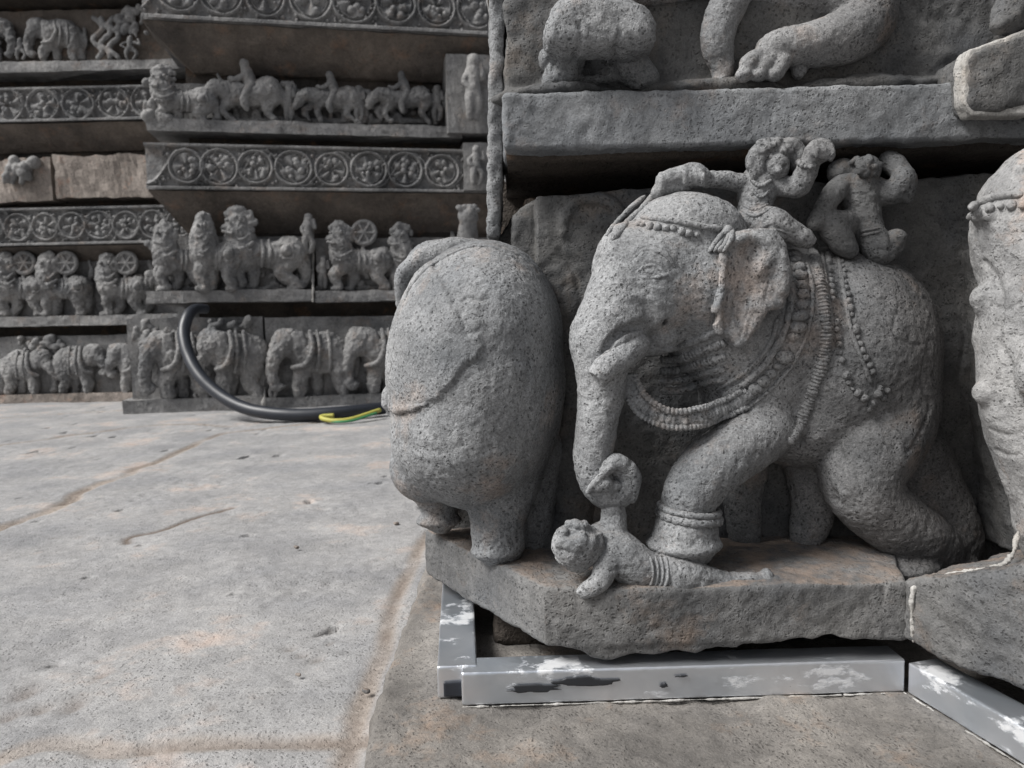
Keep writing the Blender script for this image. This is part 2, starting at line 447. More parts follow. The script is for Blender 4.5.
# base ledge: plan outline, chamfered on the left
def XY(u, v, Y): p = W(u, v, Y); return (p[0], p[1])
s = Sculpt(FR, .0025, 0)
plan = [(-.128, 1.04), (-.118, 1.02), (.03, .795), (.10, .785), (.424, .79), (.45, .86), (.50, .98), (.60, 1.12), (-.10, 1.14)]
s.prism(plan, ZB, ZT, (0, 0, 0), (1, 0, 0), (0, 1, 0), (0, 0, 1), rnd=.006)
rng = random.Random(3)
for u, v, r in ((600, 668, 7), (668, 655, 10), (700, 652, 9), (735, 653, 11), (790, 644, 14), (830, 641, 12), (868, 645, 12), (520, 632, 12), (550, 655, 13), (470, 592, 9)):
    s.ball(u, v + 2, .80 if u > 560 else .88, r * 1.6, r * .8, 22, rot=rng.uniform(-20, 20), k=5, op=-1)
s.plate([(552, 620), (556, 641), (566, 650), (580, 652), (592, 659), (612, 661), (630, 655), (652, 658), (676, 653), (697, 656), (716, 650), (738, 650), (752, 642), (764, 640), (770, 620)], .789, .88, .006, k=3)
for u, v, a, b in ((800, 648, 40, 9), (850, 649, 30, 11), (880, 650, 20, 8)): s.ball(u, v, .80, a, b, 40, k=6, op=-1)
s.tube([(885, 585, .79, 1.8), (884, 615, .787, 1.6), (885, 650, .79, 1.8)], op=-1, k=2)
s.build('base_ledge', M['base'], corner, disp=((.0022, 20, 3), (.0008, 110, 3), (.0010, -170, 1)))
# carved background slab, broken top, chamfered at its left
s = Sculpt(FR, .003, 0)
s.plate([(536, 196), (600, 192), (660, 188), (740, 184), (830, 182), (905, 181), (940, 178), (975, 172), (1060, 168), (1060, 600), (536, 600)], .965, 1.14, .004, Yref=.965)
s.plate([(512, 216), (521, 207), (538, 197), (560, 197), (570, 600), (512, 600)], .985, 1.12, .006, Yref=.985)
s.plate([(434, 250), (470, 243), (500, 238), (512, 216), (525, 210), (560, 600), (434, 560)], 1.04, 1.15, .006, Yref=1.04)
# faint cut spiral on the panel
s.tube([(563, 232, .964, 3.5), (566, 212, .963, 4), (580, 200, .963, 4.5), (604, 200, .963, 4.5), (618, 212, .963, 4), (616, 228, .964, 3)], k=4)
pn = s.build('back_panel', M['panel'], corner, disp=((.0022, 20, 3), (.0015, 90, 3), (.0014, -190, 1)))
etch(pn, lines=[([(900, 200), (925, 210), (948, 228), (975, 240)], 2, .004), ([(560, 250), (580, 290), (575, 330)], 3, .003), ([(940, 300), (965, 330), (960, 380), (985, 430)], 2, .003), ([(930, 180), (955, 196), (975, 192)], 2, .003)])
# relief ground between the figures: the stone left standing behind the legs
s = Sculpt(FR, .003, 10)
s.ball(880, 560, 1.0, 70, 50, 40).ball(700, 500, 1.0, 70, 80, 30).ball(570, 470, 1.0, 30, 120, 40).ball(540, 545, .98, 24, 40, 34)
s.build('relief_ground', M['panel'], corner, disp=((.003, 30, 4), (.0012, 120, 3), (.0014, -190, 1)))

# ---- trampling elephant
s = Sculpt(FR, .0018, 9)
s.ball(828, 358, .965, 102, 112, 92, rot=-18).ball(872, 395, .955, 58, 64, 72).ball(775, 325, .94, 70, 80, 76).ball(800, 415, .95, 68, 52, 66)
s.ball(748, 395, .925, 48, 42, 52)
s.tube([(878, 420, .925, 52), (864, 455, .90, 42), (860, 487, .887, 32), (882, 512, .895, 30), (910, 532, .908, 29), (938, 550, .925, 24)], k=9)      # near hind leg, knee forward
s.tube([(900, 440, .965, 38), (925, 500, .965, 37), (942, 540, .96, 36)], k=9)
s.ball(930, 562, .93, 48, 13, 30, k=6)
s.ball(905, 566, .895, 34, 12, 26, k=5)
s.tube([(808, 450, .958, 27), (814, 500, .950, 21), (806, 540, .945, 16)], k=5).ball(806, 553, .938, 20, 8, 20, k=4)                                   # far hind leg
s.tube([(745, 450, .97, 24), (742, 500, .965, 18), (745, 545, .965, 15)], k=5)
s.tube([(766, 430, .880, 29), (737, 449, .862, 30), (710, 469, .848, 30), (692, 491, .842, 27), (688, 505, .842, 25)], k=3)                        # raised foreleg
s.tube([(687, 516, .843, 24), (686, 528, .842, 30), (685, 538, .840, 33)], k=2)
s.ball(684, 543, .838, 38, 12, 36, k=4)
# neck
s.tube([(705, 300, .90, 58), (732, 345, .915, 50), (765, 385, .93, 50)], k=8)
# head
s.ball(690, 232, .885, 56, 38, 46, rot=-8).ball(655, 280, .872, 58, 62, 50, rot=-10).ball(697, 283, .875, 48, 52, 50)
s.ball(620, 266, .868, 27, 42, 34, rot=-8).ball(652, 312, .852, 22, 18, 26, k=5).ball(613, 303, .85, 30, 40, 34, rot=-14).ball(608, 326, .846, 34, 26, 33)
s.tube([(611, 324, .845, 36), (602, 345, .84, 31), (602, 372, .838, 24), (600, 405, .836, 21), (595, 438, .835, 19), (592, 465, .833, 17), (602, 490, .83, 15), (620, 494, .828, 12), (630, 478, .826, 10), (618, 466, .824, 8)], k=4, n=5)
s.ball(648, 352, .865, 15, 15, 18, k=4).tube([(665, 330, .86, 20), (648, 350, .858, 11), (640, 360, .856, 7)], k=4)
s.ball(664, 321, .832, 4, 4.5, 8, k=3, op=-1)
s.tube([(604, 352, .806, 3), (612, 338, .807, 4), (628, 327, .812, 4.5), (646, 327, .818, 4.5), (657, 334, .826, 4)], k=4, op=-1)
s.ball(668, 396, .84, 38, 22, 55, k=8, op=-1).ball(652, 372, .85, 26, 16, 40, k=6, op=-1)
s.tube([(728, 486, .84, 6), (760, 478, .86, 7), (790, 452, .87, 6), (800, 440, .875, 4)], k=5, op=-1)
s.tube([(824, 440, .86, 4), (822, 470, .86, 5), (836, 500, .87, 5)], k=5, op=-1)
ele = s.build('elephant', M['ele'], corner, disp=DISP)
etch(ele, lines=[([(634, 262), (642, 252), (656, 249), (668, 256), (675, 268)], 2.2, .0008), ([(640, 262), (650, 257), (662, 262), (668, 272)], 1.6, .0006),
  ([(640, 274), (648, 278), (660, 277), (668, 272)], 1.6, .0007), ([(646, 264), (655, 264), (662, 269)], 1.2, .0008),
  ([(620, 290), (628, 284), (640, 288)], 3, .0012), ([(594, 300), (606, 306), (612, 300)], 3, .001),
  ([(838, 440), (846, 462), (858, 478), (862, 496)], 1.6, .0016), ([(862, 470), (872, 486), (886, 498)], 1.2, .0014), ([(930, 340), (922, 380), (930, 410), (916, 440), (908, 452)], 1.8, .0022),
  ([(900, 300), (893, 330), (905, 342), (922, 346)], 1.2, .0012), ([(880, 420), (886, 440), (878, 462)], 1.5, .0012),
  ([(574, 395), (590, 400), (612, 396)], 2, .0009), ([(576, 412), (592, 417), (616, 412)], 2, .0008), ([(578, 432), (596, 436), (612, 430)], 2, .0007),
  ([(652, 545), (660, 538), (668, 546)], 1.5, .0013), ([(670, 549), (679, 540), (688, 549)], 1.5, .0013), ([(692, 548), (701, 538), (710, 545)], 1.5, .0013),
  ([(670, 505), (690, 508), (712, 503)], 1.2, .0007), ([(826, 515), (838, 520), (852, 515)], 1.6, .001)],
  regions=[([(608, 300), (640, 292), (662, 300), (668, 320), (650, 332), (622, 326), (606, 318)], 6, .0025), ([(632, 246), (662, 240), (676, 256), (668, 268), (648, 262), (634, 266)], 4, .002),
  ([(830, 462), (850, 470), (856, 490), (842, 502), (828, 488)], 5, .002)])
EB = bvh_of([ele])
def onE(u, v, lift=0, bv=None, d=.9, Y=None):
    if Y: return W(u, v, Y)
    p = hit(bv or EB, u, v, d); n = (CAM - p); n /= np.linalg.norm(n); return p + n * lift
def path3(pts, n, lift, bv, d):
    Y = [q[2] if len(q) > 2 else 0 for q in pts]
    P = catmull([(q[0], q[1], y) for q, y in zip(pts, Y)], n)
    out = []
    for u, v, y in P:
        if min(Y) > .1: out.append(W(u, v, y))
        else: out.append(onE(u, v, lift, bv, d))
    return np.array(out)
def strand(name, pts, r, lift=.001, gap=1.9, mat='ele', par=None, bv=None, jit=.12, d=.9, n=8, sq=None):
    """beads strung along a pixel path over the carved surface"""
    W3 = path3(pts, n, lift, bv, d)
    for _ in range(2): W3[1:-1] = (W3[:-2] + W3[1:-1] * 2 + W3[2:]) / 4
    seg = np.r_[0, np.cumsum(np.linalg.norm(np.diff(W3, axis=0), axis=1))]
    m = max(2, int(seg[-1] / (r * gap))); t = np.linspace(0, seg[-1], m)
    C = np.stack([np.interp(t, seg, W3[:, i]) for i in range(3)], 1)
    rg = np.random.RandomState(len(C)); C += rg.randn(*C.shape) * r * jit * .5
    keep = rg.rand(m) > .07; C = C[keep]; m = len(C)
    rr = (r * (1 + rg.randn(m) * jit))[:, None] * np.array(sq or (1, 1, 1))
    return balls(name, C, rr, M[mat], par or ele)
def cord(name, pts, r, lift=0, mat='ele', par=None, bv=None, rib=0, d=.9, flat=1.0, disp=None, amp=.16):
    W3 = path3(pts, 14 if rib else 8, lift, bv, d)
    for _ in range(4): W3[1:-1] = (W3[:-2] + W3[1:-1] * 2 + W3[2:]) / 4
    seg = np.r_[0, np.cumsum(np.linalg.norm(np.diff(W3, axis=0), axis=1))]
    m = int(seg[-1] / (.0008 if rib else .002)) + 3; t = np.linspace(0, seg[-1], m)
    C = np.stack([np.interp(t, seg, W3[:, i]) for i in range(3)], 1)
    rr = np.full(m, r)
    if rib: rr = r * (1 + amp * np.sin(t / rib * 2 * math.pi + fbm(C, 60, 2, 5) * 1.5))
    tp = np.minimum(1, np.minimum(np.arange(m), np.arange(m)[::-1]) / 4 + .35); rr = rr * tp
    return sweep(name, C, rr, M[mat], par or ele, 14, disp=disp or ((r * .18, 200, 2), (r * .15, 60, 2)), flat=flat)

# ear
s = Sculpt(FR, .0016, 3)
ear = [(727, 243), (731, 232), (750, 228), (777, 228), (787, 245), (789, 270), (791, 292), (785, 309), (770, 311), (763, 322), (752, 336), (745, 348), (736, 349), (730, 340), (722, 336), (714, 327), (717, 300), (722, 268)]
s.plate(ear, .822, .87, .007, Yref=.825)
s.tube([(723, 250, .822, 4), (722, 285, .820, 4), (717, 312, .820, 4.5), (720, 332, .822, 4)], k=4)
s.tube([(728, 244, .824, 5), (748, 238, .822, 5), (768, 244, .822, 6), (780, 262, .824, 7), (783, 290, .824, 6)], k=5)
s.ball(748, 278, .815, 13, 36, 11, rot=-8, op=-1, k=10)
s.ball(764, 262, .826, 9, 16, 9, rot=-30, k=7)
s.ball(779, 319, .83, 8, 7, 20, op=-1, k=2).ball(758, 338, .83, 5, 6, 20, rot=30, op=-1, k=2).ball(770, 326, .83, 3, 3, 20, op=-1, k=1).ball(712, 318, .83, 3, 6, 20, op=-1, k=2)
s.ball(738, 300, .820, 5, 30, 6, rot=6, op=-1, k=5)
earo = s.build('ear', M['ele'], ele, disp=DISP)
etch(earo, lines=[([(745, 250), (752, 275), (748, 310), (740, 335)], 1.6, .0012), ([(760, 250), (768, 275), (766, 300)], 1.6, .0012), ([(733, 255), (734, 290), (731, 325)], 1.6, .0015), ([(728, 262), (727, 300), (726, 330)], 1.4, .001), ([(758, 312), (750, 322), (746, 336)], 1.5, .0012), ([(775, 262), (782, 280)], 2, .0015)])
EB2 = bvh_of([ele, earo])
# tusk
s = Sculpt(FR, .0015, 3)
s.tube([(637, 345, .828, 13), (623, 355, .816, 14), (608, 367, .806, 13), (600, 374, .803, 11.5)], k=2)
s.ball(594, 381, .80, 9, 5, 18, rot=-48, op=-1, k=1)
s.build('tusk', M['ele'], ele, disp=DISP)
# eye
s = Sculpt(FR, .0012, 2)
p = onE(651, 272); s.ball(651, 272, p[1] + .0035, 9, 4.5, 5)
for dv, a in ((-5, 1), (6, -1)):
    s.tube([(637, 273, onE(637, 273)[1] + .0012, 2.0), (644, 272 + dv, onE(644, 272 + dv)[1] + .0014, 2.2), (656, 271 + dv, onE(656, 271 + dv)[1] + .0014, 2.2), (666, 275, onE(666, 275)[1], 2)], k=1)
s.tube([(634, 258, onE(634, 258)[1] + .002, 2.4), (648, 250, onE(648, 250)[1] + .003, 3.4), (664, 254, onE(664, 254)[1], 3), (674, 266, onE(674, 266)[1], 2)], k=2)
s.build('eye', M['ele'], ele, disp=((.0006, 200, 2),))
# headband and dome tie
strand('bead_headband', [(637, 224), (655, 227), (674, 229), (692, 235), (712, 236)], .0040, .0012, jit=.18)
cord('headband_cord', [(640, 217), (660, 219), (684, 222), (706, 227), (722, 228)], .0035, .0005)
cord('headband_cord', [(612, 240), (624, 226), (638, 213), (650, 200), (658, 190)], .0042, .0)
cord('headband_cord', [(606, 236), (617, 222), (630, 208), (645, 196)], .003, .0005)
for du in (0, 5, 10, 14):
    cord('ear_tassel', [(727 + du * .4, 228), (717 + du, 240), (709 + du, 252)], .003, .003, bv=EB2)
balls('tassel_knot', [onE(727, 231, .004, EB2)], [.006], M['ele'], ele)
# collar rings round the neck
for a, b in ((336, 0), (346, 2), (357, 3), (367, 4), (377, 4)):
    cord('collar_ring', [(660, a + 14), (680, a + 10 + b), (700, a + 3 + b), (716, a - 5 + b * 2), (726, a - 10 + b * 3)], .0048 if b != 2 else .0052, -.0014, rib=.005 if b in (2, 3) else 0)
# great garland: rope with bead row
g1 = [(794, 254), (801, 276), (802, 300), (796, 332), (783, 359), (764, 381), (738, 402)]
Yb = [onE(u, v)[1] for u, v in g1]
strand('garland_beads', g1, .0068, .001, gap=1.7, jit=.14, sq=(1.15, .9, .9))
cord('garland_rope', [(785, 262), (791, 285), (790, 310), (783, 335), (769, 359), (749, 380), (722, 397)], .0042, .001, bv=EB)
cord('garland_rope', [(778, 318), (772, 340), (758, 360), (738, 377), (716, 390)], .0028, .0, bv=EB)
cord('garland_rope', [(806, 262), (812, 285), (812, 305), (806, 337), (792, 365), (771, 389), (746, 409)], .0026, .0, bv=EB)
yb = Yb[-1]
cord('garland_rope', [(748, 394, yb - .002), (724, 408, yb - .006), (698, 417, .838), (670, 419, .832), (646, 409, .832), (632, 392, .836), (627, 374, .842)], .0112, rib=.006, amp=.05, flat=.8, disp=((.0022, 120, 3),))
cord('garland_rope', [(742, 391, yb - .010), (722, 401, yb - .013), (698, 409, .829), (672, 411, .824), (652, 402, .824), (640, 388, .828), (634, 374, .836)], .0036, rib=.005)
cord('garland_rope', [(750, 406, yb - .006), (724, 417, yb - .012), (698, 426, .830), (668, 427, .825), (642, 416, .825), (627, 398, .830)], .0034, rib=.005)

# second chain, ribbed
cord('ribbed_chain', [(812, 250), (818, 272), (823, 300), (826, 330), (824, 356), (816, 384), (806, 410), (795, 434), (788, 443)], .0066, .0, rib=.0042, flat=.8, amp=.13)
# third and fourth strands with tassels
strand('bead_strand', [(828, 255), (831, 285), (834, 310), (838, 336), (842, 360), (850, 384), (858, 394)], .0038, .0, gap=2.2, jit=.2)
cord('strand_edge', [(822, 252), (825, 280), (829, 305), (833, 330)], .0025, .001)
cord('strand_edge', [(838, 254), (842, 280), (847, 310), (852, 335), (862, 360), (872, 385)], .0028, .001)
strand('bead_strand', [(842, 262), (846, 290), (852, 318), (857, 334), (863, 352), (872, 372)], .0036, .0, gap=2.2, jit=.2)
for a, b in ((868, 396), (876, 402), (884, 392), (872, 408), (866, 403)):
    pass
balls('tassel_knot', [onE(a, b, .001) for a, b in ((864, 398), (872, 404), (878, 394), (884, 398), (880, 388), (869, 409), (888, 391))], [.0055, .005, .0055, .004, .004, .004, .004], M['ele'], ele)
# anklet
c = W(689, 513, .843); rr = 28.5 * .85 / F
th = np.linspace(0, 2 * math.pi, 60)
for dz, r_, q in ((.0050, .0040, 0), (-.0030, .0054, 1)):
    P = [c + np.array([math.cos(a) * rr * 1.02, math.sin(a) * rr * 1.02, dz - .12 * math.cos(a) * rr]) for a in th]
    sweep('anklet', P, r_ * (1 + (.14 * np.sin(th * 22) if q else 0)), M['ele'], ele, 10, disp=((.0008, 120, 2),))

# ---- fallen figure under the trunk
s = Sculpt(FR, .0015, 5)
s.tube([(604, 540, .825, 19), (620, 556, .815, 22), (638, 567, .81, 19), (656, 573, .812, 17)])         # trunk of the body
s.tube([(652, 573, .812, 18), (680, 577, .81, 19), (706, 581, .812, 14), (736, 583, .815, 9.5), (758, 581, .815, 8)])   # legs
s.ball(767, 577, .815, 6, 9, 9)
s.tube([(612, 552, .805, 12), (605, 570, .795, 11), (597, 584, .79, 9.5), (582, 592, .79, 6)], k=3)      # arm propping on the ledge
s.tube([(610, 540, .82, 13), (614, 520, .828, 12), (612, 500, .828, 10)], k=3)                             # arm raised to the trunk
s.ball(614, 486, .840, 21, 24, 17, k=4)
s.tube([(632, 498, .822, 5), (633, 476, .819, 7), (618, 462, .818, 8), (603, 470, .818, 7)], k=2)
s.tube([(598, 499, .818, 2.4), (612, 501, .817, 2.4), (623, 494, .816, 3), (624, 481, .816, 3), (614, 474, .817, 2.6)], op=-1, k=2)
for i in range(4): s.tube([(588 + i * 4.8, 492 - i * 4, .812, 3.0), (595 + i * 4.4, 482 - i * 4, .807, 3.1), (602 + i * 4, 478 - i * 3, .812, 2.8)], k=.8)
s.ball(615, 486, .819, 7, 6, 8, k=2).tube([(610, 498, .824, 7), (606, 484, .813, 7), (598, 486, .812, 6)], k=2)
s.tube([(596, 545, .828, 12), (582, 550, .82, 15)], k=4)
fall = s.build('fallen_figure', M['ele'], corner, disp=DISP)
s = Sculpt(FR, .0012, 3)
s.ball(577, 554, .81, 17, 19, 19)
s.ball(576, 567, .796, 3, 4, 3, k=2).ball(570, 562, .793, 3, 2, 3, op=-1, k=1).ball(584, 562, .793, 3, 2, 3, op=-1, k=1).tube([(571, 574, .793, 1.5), (584, 574, .793, 1.5)], k=1, op=-1)
s.build('head', M['ele'], fall, disp=((.0006, 200, 2),))
s = Sculpt(FR, .0012, 4)
rg = random.Random(5)
s.ball(578, 545, .808, 27, 23, 25)
for i in range(70):
    a = rg.uniform(0, 6.28); q = rg.uniform(0, 1)
    s.ball(578 + math.cos(a) * 25 * q, 548 + math.sin(a) * 22 * q - 4, .808 - .024 * math.sqrt(max(0, 1 - q * q)), 4.4, 4, 4.4, k=3)
s.build('hair', M['ele'], fall, disp=((.0010, 160, 2),))
FB = bvh_of([fall])
for k_ in range(4):
    cord('belt', [(650 + k_ * 5, 556), (653 + k_ * 5, 568), (652 + k_ * 5, 582), (646 + k_ * 5, 591)], .0016, .0004, bv=FB, par=fall, d=.80)

# ---- rider reaching forward
s = Sculpt(FR, .0015, 3)
s.tube([(758, 186, .90, 20), (755, 203, .895, 16), (753, 224, .89, 15)]).ball(751, 222, .885, 19, 14, 16)
s.tube([(744, 183, .895, 8.5), (722, 180, .89, 7.5), (704, 179, .885, 6.5)], k=4)
s.tube([(704, 180, .885, 8), (694, 175, .88, 11), (680, 176, .875, 8), (664, 178, .875, 7)], k=3)
s.ball(661, 184, .875, 6, 11, 9).tube([(658, 192, .88, 7), (672, 186, .878, 6), (684, 186, .88, 7)], k=3)
for i in range(4): s.tube([(684 + i * 5, 168 + i, .868, 3), (686 + i * 5, 176, .865, 3.2), (686 + i * 5, 183, .868, 3)], k=1)
s.tube([(770, 183, .895, 9.5), (788, 187, .885, 9), (800, 185, .875, 9.5), (806, 172, .868, 9), (810, 160, .865, 8)], k=4)
s.ball(819, 151, .86, 15, 12, 12, rot=15)
for i in range(4): s.tube([(816 + i * 5, 141 + i * 1.5, .848, 2.8), (818 + i * 4.6, 149 + i, .845, 3), (817 + i * 4.6, 156 + i, .848, 2.8)], k=.8)
s.tube([(748, 228, .89, 12), (770, 222, .87, 14), (790, 232, .87, 10), (806, 240, .87, 8)], k=4)
s.tube([(788, 226, .872, 6), (802, 232, .868, 5), (812, 240, .868, 4)], k=2)
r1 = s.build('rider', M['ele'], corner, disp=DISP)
s = Sculpt(FR, .0012, 3)
s.ball(776, 166, .885, 13, 15, 14).tube([(778, 167, .872, 2.6), (779, 171, .868, 3.6)], k=2).ball(772, 167, .87, 3, 2, 3, op=-1, k=1).ball(785, 166, .87, 3, 2, 3, op=-1, k=1)
s.tube([(775, 177, .872, 1.4), (783, 176, .872, 1.4)], k=1, op=-1)
s.build('head', M['ele'], r1, disp=((.0006, 200, 2),))
s = Sculpt(FR, .0012, 3)
s.ball(775, 152, .893, 25, 13, 16).ball(756, 166, .888, 9, 17, 12, rot=12).ball(797, 158, .89, 9, 14, 12).ball(790, 146, .888, 11, 8, 10)
for i in range(34):
    a = rg.uniform(0, 6.28); q = rg.uniform(.3, 1.0)
    s.ball(774 + math.cos(a) * 24 * q, 150 + math.sin(a) * 11 * q, .889 - .016 * math.sqrt(max(0, 1 - q * q)), 3.6, 3.2, 3.6, k=2)
for i in range(8): s.ball(752 + rg.uniform(-3, 5), 158 + i * 2.8, .879, 3.4, 3, 3.4, k=2)
s.build('hair', M['ele'], r1, disp=((.0008, 150, 2),))
RB = bvh_of([r1])
cord('necklace', [(750, 178), (760, 186), (772, 180)], .0022, .0004, bv=RB, par=r1, rib=.003)
cord('necklace', [(752, 190), (761, 197), (770, 190)], .0018, .0004, bv=RB, par=r1, rib=.003)
etch(r1, lines=[([(744, 198), (752, 202), (762, 200)], 1.4, .001), ([(756, 232), (772, 226), (788, 232)], 1.4, .0012), ([(760, 238), (776, 232), (790, 238)], 1.4, .0012)])
for ps in ([(743, 205), (755, 210), (769, 204)], [(741, 210), (754, 216), (768, 210)]):
    cord('belt', ps, .002, .0003, bv=RB, par=r1)
cord('bracelet', [(796, 161), (805, 166), (814, 167)], .003, .0003, bv=RB, par=r1, rib=.004)
cord('bracelet', [(704, 172), (703, 180), (704, 188)], .0025, .0003, bv=RB, par=r1)

# ---- second rider leaning away
s = Sculpt(FR, .0015, 3)
s.tube([(859, 188, .925, 20), (862, 206, .92, 16), (868, 226, .915, 13)]).ball(848, 184, .925, 14, 10, 14)
s.tube([(842, 184, .92, 10), (829, 200, .905, 9), (821, 215, .90, 7.5), (815, 224, .895, 7)], k=4)
s.tube([(876, 190, .92, 12), (892, 194, .91, 10), (902, 184, .905, 10), (904, 176, .905, 9)], k=4)
s.tube([(904, 176, .91, 8), (895, 166, .92, 10), (888, 160, .925, 8)], k=3).ball(907, 190, .905, 8, 14, 9)
s.tube([(846, 224, .915, 13), (832, 226, .90, 12), (840, 240, .90, 11), (850, 250, .90, 8)], k=4)
s.tube([(868, 228, .915, 14), (876, 248, .905, 12), (884, 256, .905, 8), (893, 240, .905, 8), (898, 238, .90, 7)], k=4)
s.ball(897, 245, .905, 8, 9, 8)
r2 = s.build('rider', M['ele_dark'], corner, disp=DISP)
s = Sculpt(FR, .0012, 3)
s.ball(866, 170, .915, 14, 14, 15)
for i in range(40):
    a = rg.uniform(0, 6.28); q = rg.uniform(.1, 1)
    s.ball(866 + math.cos(a) * 15 * q, 168 + math.sin(a) * 13 * q, .915 - .018 * math.sqrt(max(0, 1 - q * q)), 3.4, 3.2, 4, k=1.2)
s.ball(842, 172, .93, 14, 13, 14)
s.build('hair', M['ele_dark'], r2, disp=((.0008, 150, 2),))
RB = bvh_of([r2])
for dv in (0, 4): cord('belt', [(860, 232 + dv), (868, 230 + dv), (880, 228 + dv)], .002, .0003, bv=RB, par=r2)

# ---- elephant seen from behind
s = Sculpt(FR, .0018, 12)
s.ball(479, 378, .955, 86, 132, 122).ball(470, 430, .94, 79, 72, 110).ball(488, 320, .96, 70, 76, 118).ball(446, 350, .955, 50, 74, 98, rot=-18)
s.ball(428, 466, .95, 38, 36, 50, k=8)
s.tube([(498, 462, .925, 48), (499, 500, .908, 30), (497, 530, .905, 23), (500, 545, .905, 23)], k=7)
s.ball(495, 550, .898, 25, 9, 24, k=4)
s.tube([(432, 480, .99, 26), (438, 505, 1.0, 17), (440, 517, 1.0, 16)], k=6).ball(438, 520, .995, 24, 8, 20, k=4)
s.tube([(536, 450, .97, 30), (528, 500, .965, 24), (528, 545, .96, 20)], k=8)
s.ball(390, 402, .935, 6, 14, 10, k=4).ball(396, 394, .94, 5, 7, 9, k=3)
s.tube([(455, 262, 1.02, 18), (432, 262, 1.05, 20), (418, 276, 1.06, 17)], k=6)
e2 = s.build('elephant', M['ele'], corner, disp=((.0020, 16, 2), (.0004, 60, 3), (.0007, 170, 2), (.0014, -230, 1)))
etch(e2, regions=[([(466, 338), (480, 334), (484, 346), (476, 358), (464, 366), (452, 384), (440, 398), (424, 404), (393, 412), (370, 400), (380, 300), (430, 262), (452, 300)], 3.2, .0042),
   ([(440, 310), (462, 300), (480, 306), (484, 322), (470, 334), (448, 328)], 5, .002), ([(500, 300), (530, 330), (526, 380), (500, 372), (490, 330)], 14, .003)],
  lines=[([(462, 300), (470, 297), (478, 301), (488, 299)], 2, .002), ([(520, 340), (528, 366), (524, 400)], 3, .0015), ([(474, 468), (470, 500)], 4, .002), ([(400, 440), (430, 452), (462, 446)], 5, .0012),
   ([(478, 545), (484, 540), (490, 546)], 1.4, .0015), ([(492, 548), (499, 541), (507, 548)], 1.4, .0015)])
s = Sculpt(FR, .0018, 5)
s.plate([(399, 275), (410, 268), (426, 270), (418, 288), (409, 302), (403, 318), (399, 300)], 1.03, 1.07, .007)
s.ball(413, 288, 1.02, 6, 14, 18, op=-1, k=5, rot=-20)
s.tube([(401, 312, 1.03, 3), (401, 285, 1.025, 5), (406, 270, 1.02, 6), (424, 258, 1.01, 9), (448, 249, 1.0, 9), (470, 246, 1.0, 6), (492, 247, 1.0, 4)], k=5)
s.build('ear', M['ele'], e2, disp=DISP)
E2 = bvh_of([e2])
cord('blanket_hem', [(430, 402), (412, 407), (392, 411)], .0046, -.0022, bv=E2, par=e2, d=.9, disp=((.0030, 70, 3),))
cord('girth_strap', [(405, 300), (412, 285), (428, 268), (448, 256), (470, 247), (495, 248), (515, 258)], .0026, .0, bv=E2, par=e2, d=.95)

# ================================================================== RIGHT BLOCK (next face, coming towards us)
right = thing('carved_block', 'bleached pale block at the right edge with an elephant face cut off by the frame', 'carved block')
s = Sculpt(FR, .003, 0)
o = np.array([.418, .787, 0]); e1 = np.array([.43, -.903, 0]); e1 /= np.linalg.norm(e1)
e3 = np.array([e1[1], -e1[0], 0]) * -1
s.prism([(0, .088), (.0, .153), (.03, .166), (.08, .184), (.14, .214), (.30, .29), (.42, .32), (.42, .10), (.30, .088), (.12, .086), (.05, .082)], -.001, .35, o, e1, (0, 0, 1), e3, rnd=.007)
s.build('base_ledge', M['base'], right, disp=((.004, 25, 3), (.0012, 120, 3), (.0014, -170, 1)))
# lime mortar in the joint
s = Sculpt(FR, .0018, 2)
s.tube([(913, 642, .778, 1.8), (912, 615, .777, 2.0), (913, 592, .775, 2.4), (922, 585, .775, 3.6), (940, 579, .768, 4), (960, 573, .764, 2.4)], k=2)
s.tube([(958, 573, .764, 2.2), (985, 568, .748, 1.2), (1005, 563, .738, 2), (1014, 550, .76, 2.6), (1018, 532, .78, 2.2)], k=2)
s.build('mortar_joint', M['mortar'], right, disp=((.0018, 90, 3),))
s = Sculpt(FR, .0022, 12)
s.ball(1050, 235, .80, 68, 92, 75).ball(1060, 300, .80, 66, 90, 75).ball(988, 215, .80, 16, 10, 18, k=5)
s.tube([(1048, 300, .79, 58), (1046, 360, .785, 56), (1050, 420, .785, 54), (1074, 500, .78, 50), (1080, 560, .78, 45)], k=12)
s.ball(1036, 372, .735, 20, 30, 14, k=14)
s.ball(984, 392, .79, 9, 12, 10, k=8).ball(980, 300, .80, 8, 16, 12, k=5)
re = s.build('elephant', M['white'], right, disp=((.0024, 24, 3), (.0008, 80, 3), (.0012, -190, 1)))
etch(re, lines=[([(985, 262), (1000, 290), (998, 330)], 3, .003), ([(1000, 345), (1010, 370), (1006, 400)], 3, .003), ([(985, 300), (1005, 310), (1024, 300)], 2, .002), ([(990, 430), (1010, 436), (1024, 432)], 2, .0015), ([(996, 450), (1012, 456), (1024, 452)], 2, .0015)])
REB = bvh_of([re])
strand('bead_headband', [(970, 216), (985, 210), (1000, 206), (1024, 205)], .0045, .001, mat='white', par=re, bv=REB, d=.78)
cord('headband_cord', [(970, 208), (985, 201), (1000, 196), (1024, 194)], .0045, .0, mat='white', par=re, bv=REB, d=.78)
# slab behind, filling down to the ledge
s = Sculpt(FR, .004, 8)
s.plate([(1010, 240), (1090, 240), (1090, 590), (1030, 560)], .87, 1.0, .01)
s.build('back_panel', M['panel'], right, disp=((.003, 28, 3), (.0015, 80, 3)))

class Shifted(Front):
    def at(self, u, v, Y): return W(u, v, Y + .08)
    def px(self, Y): return (Y + .08) / F
FU = Shifted()
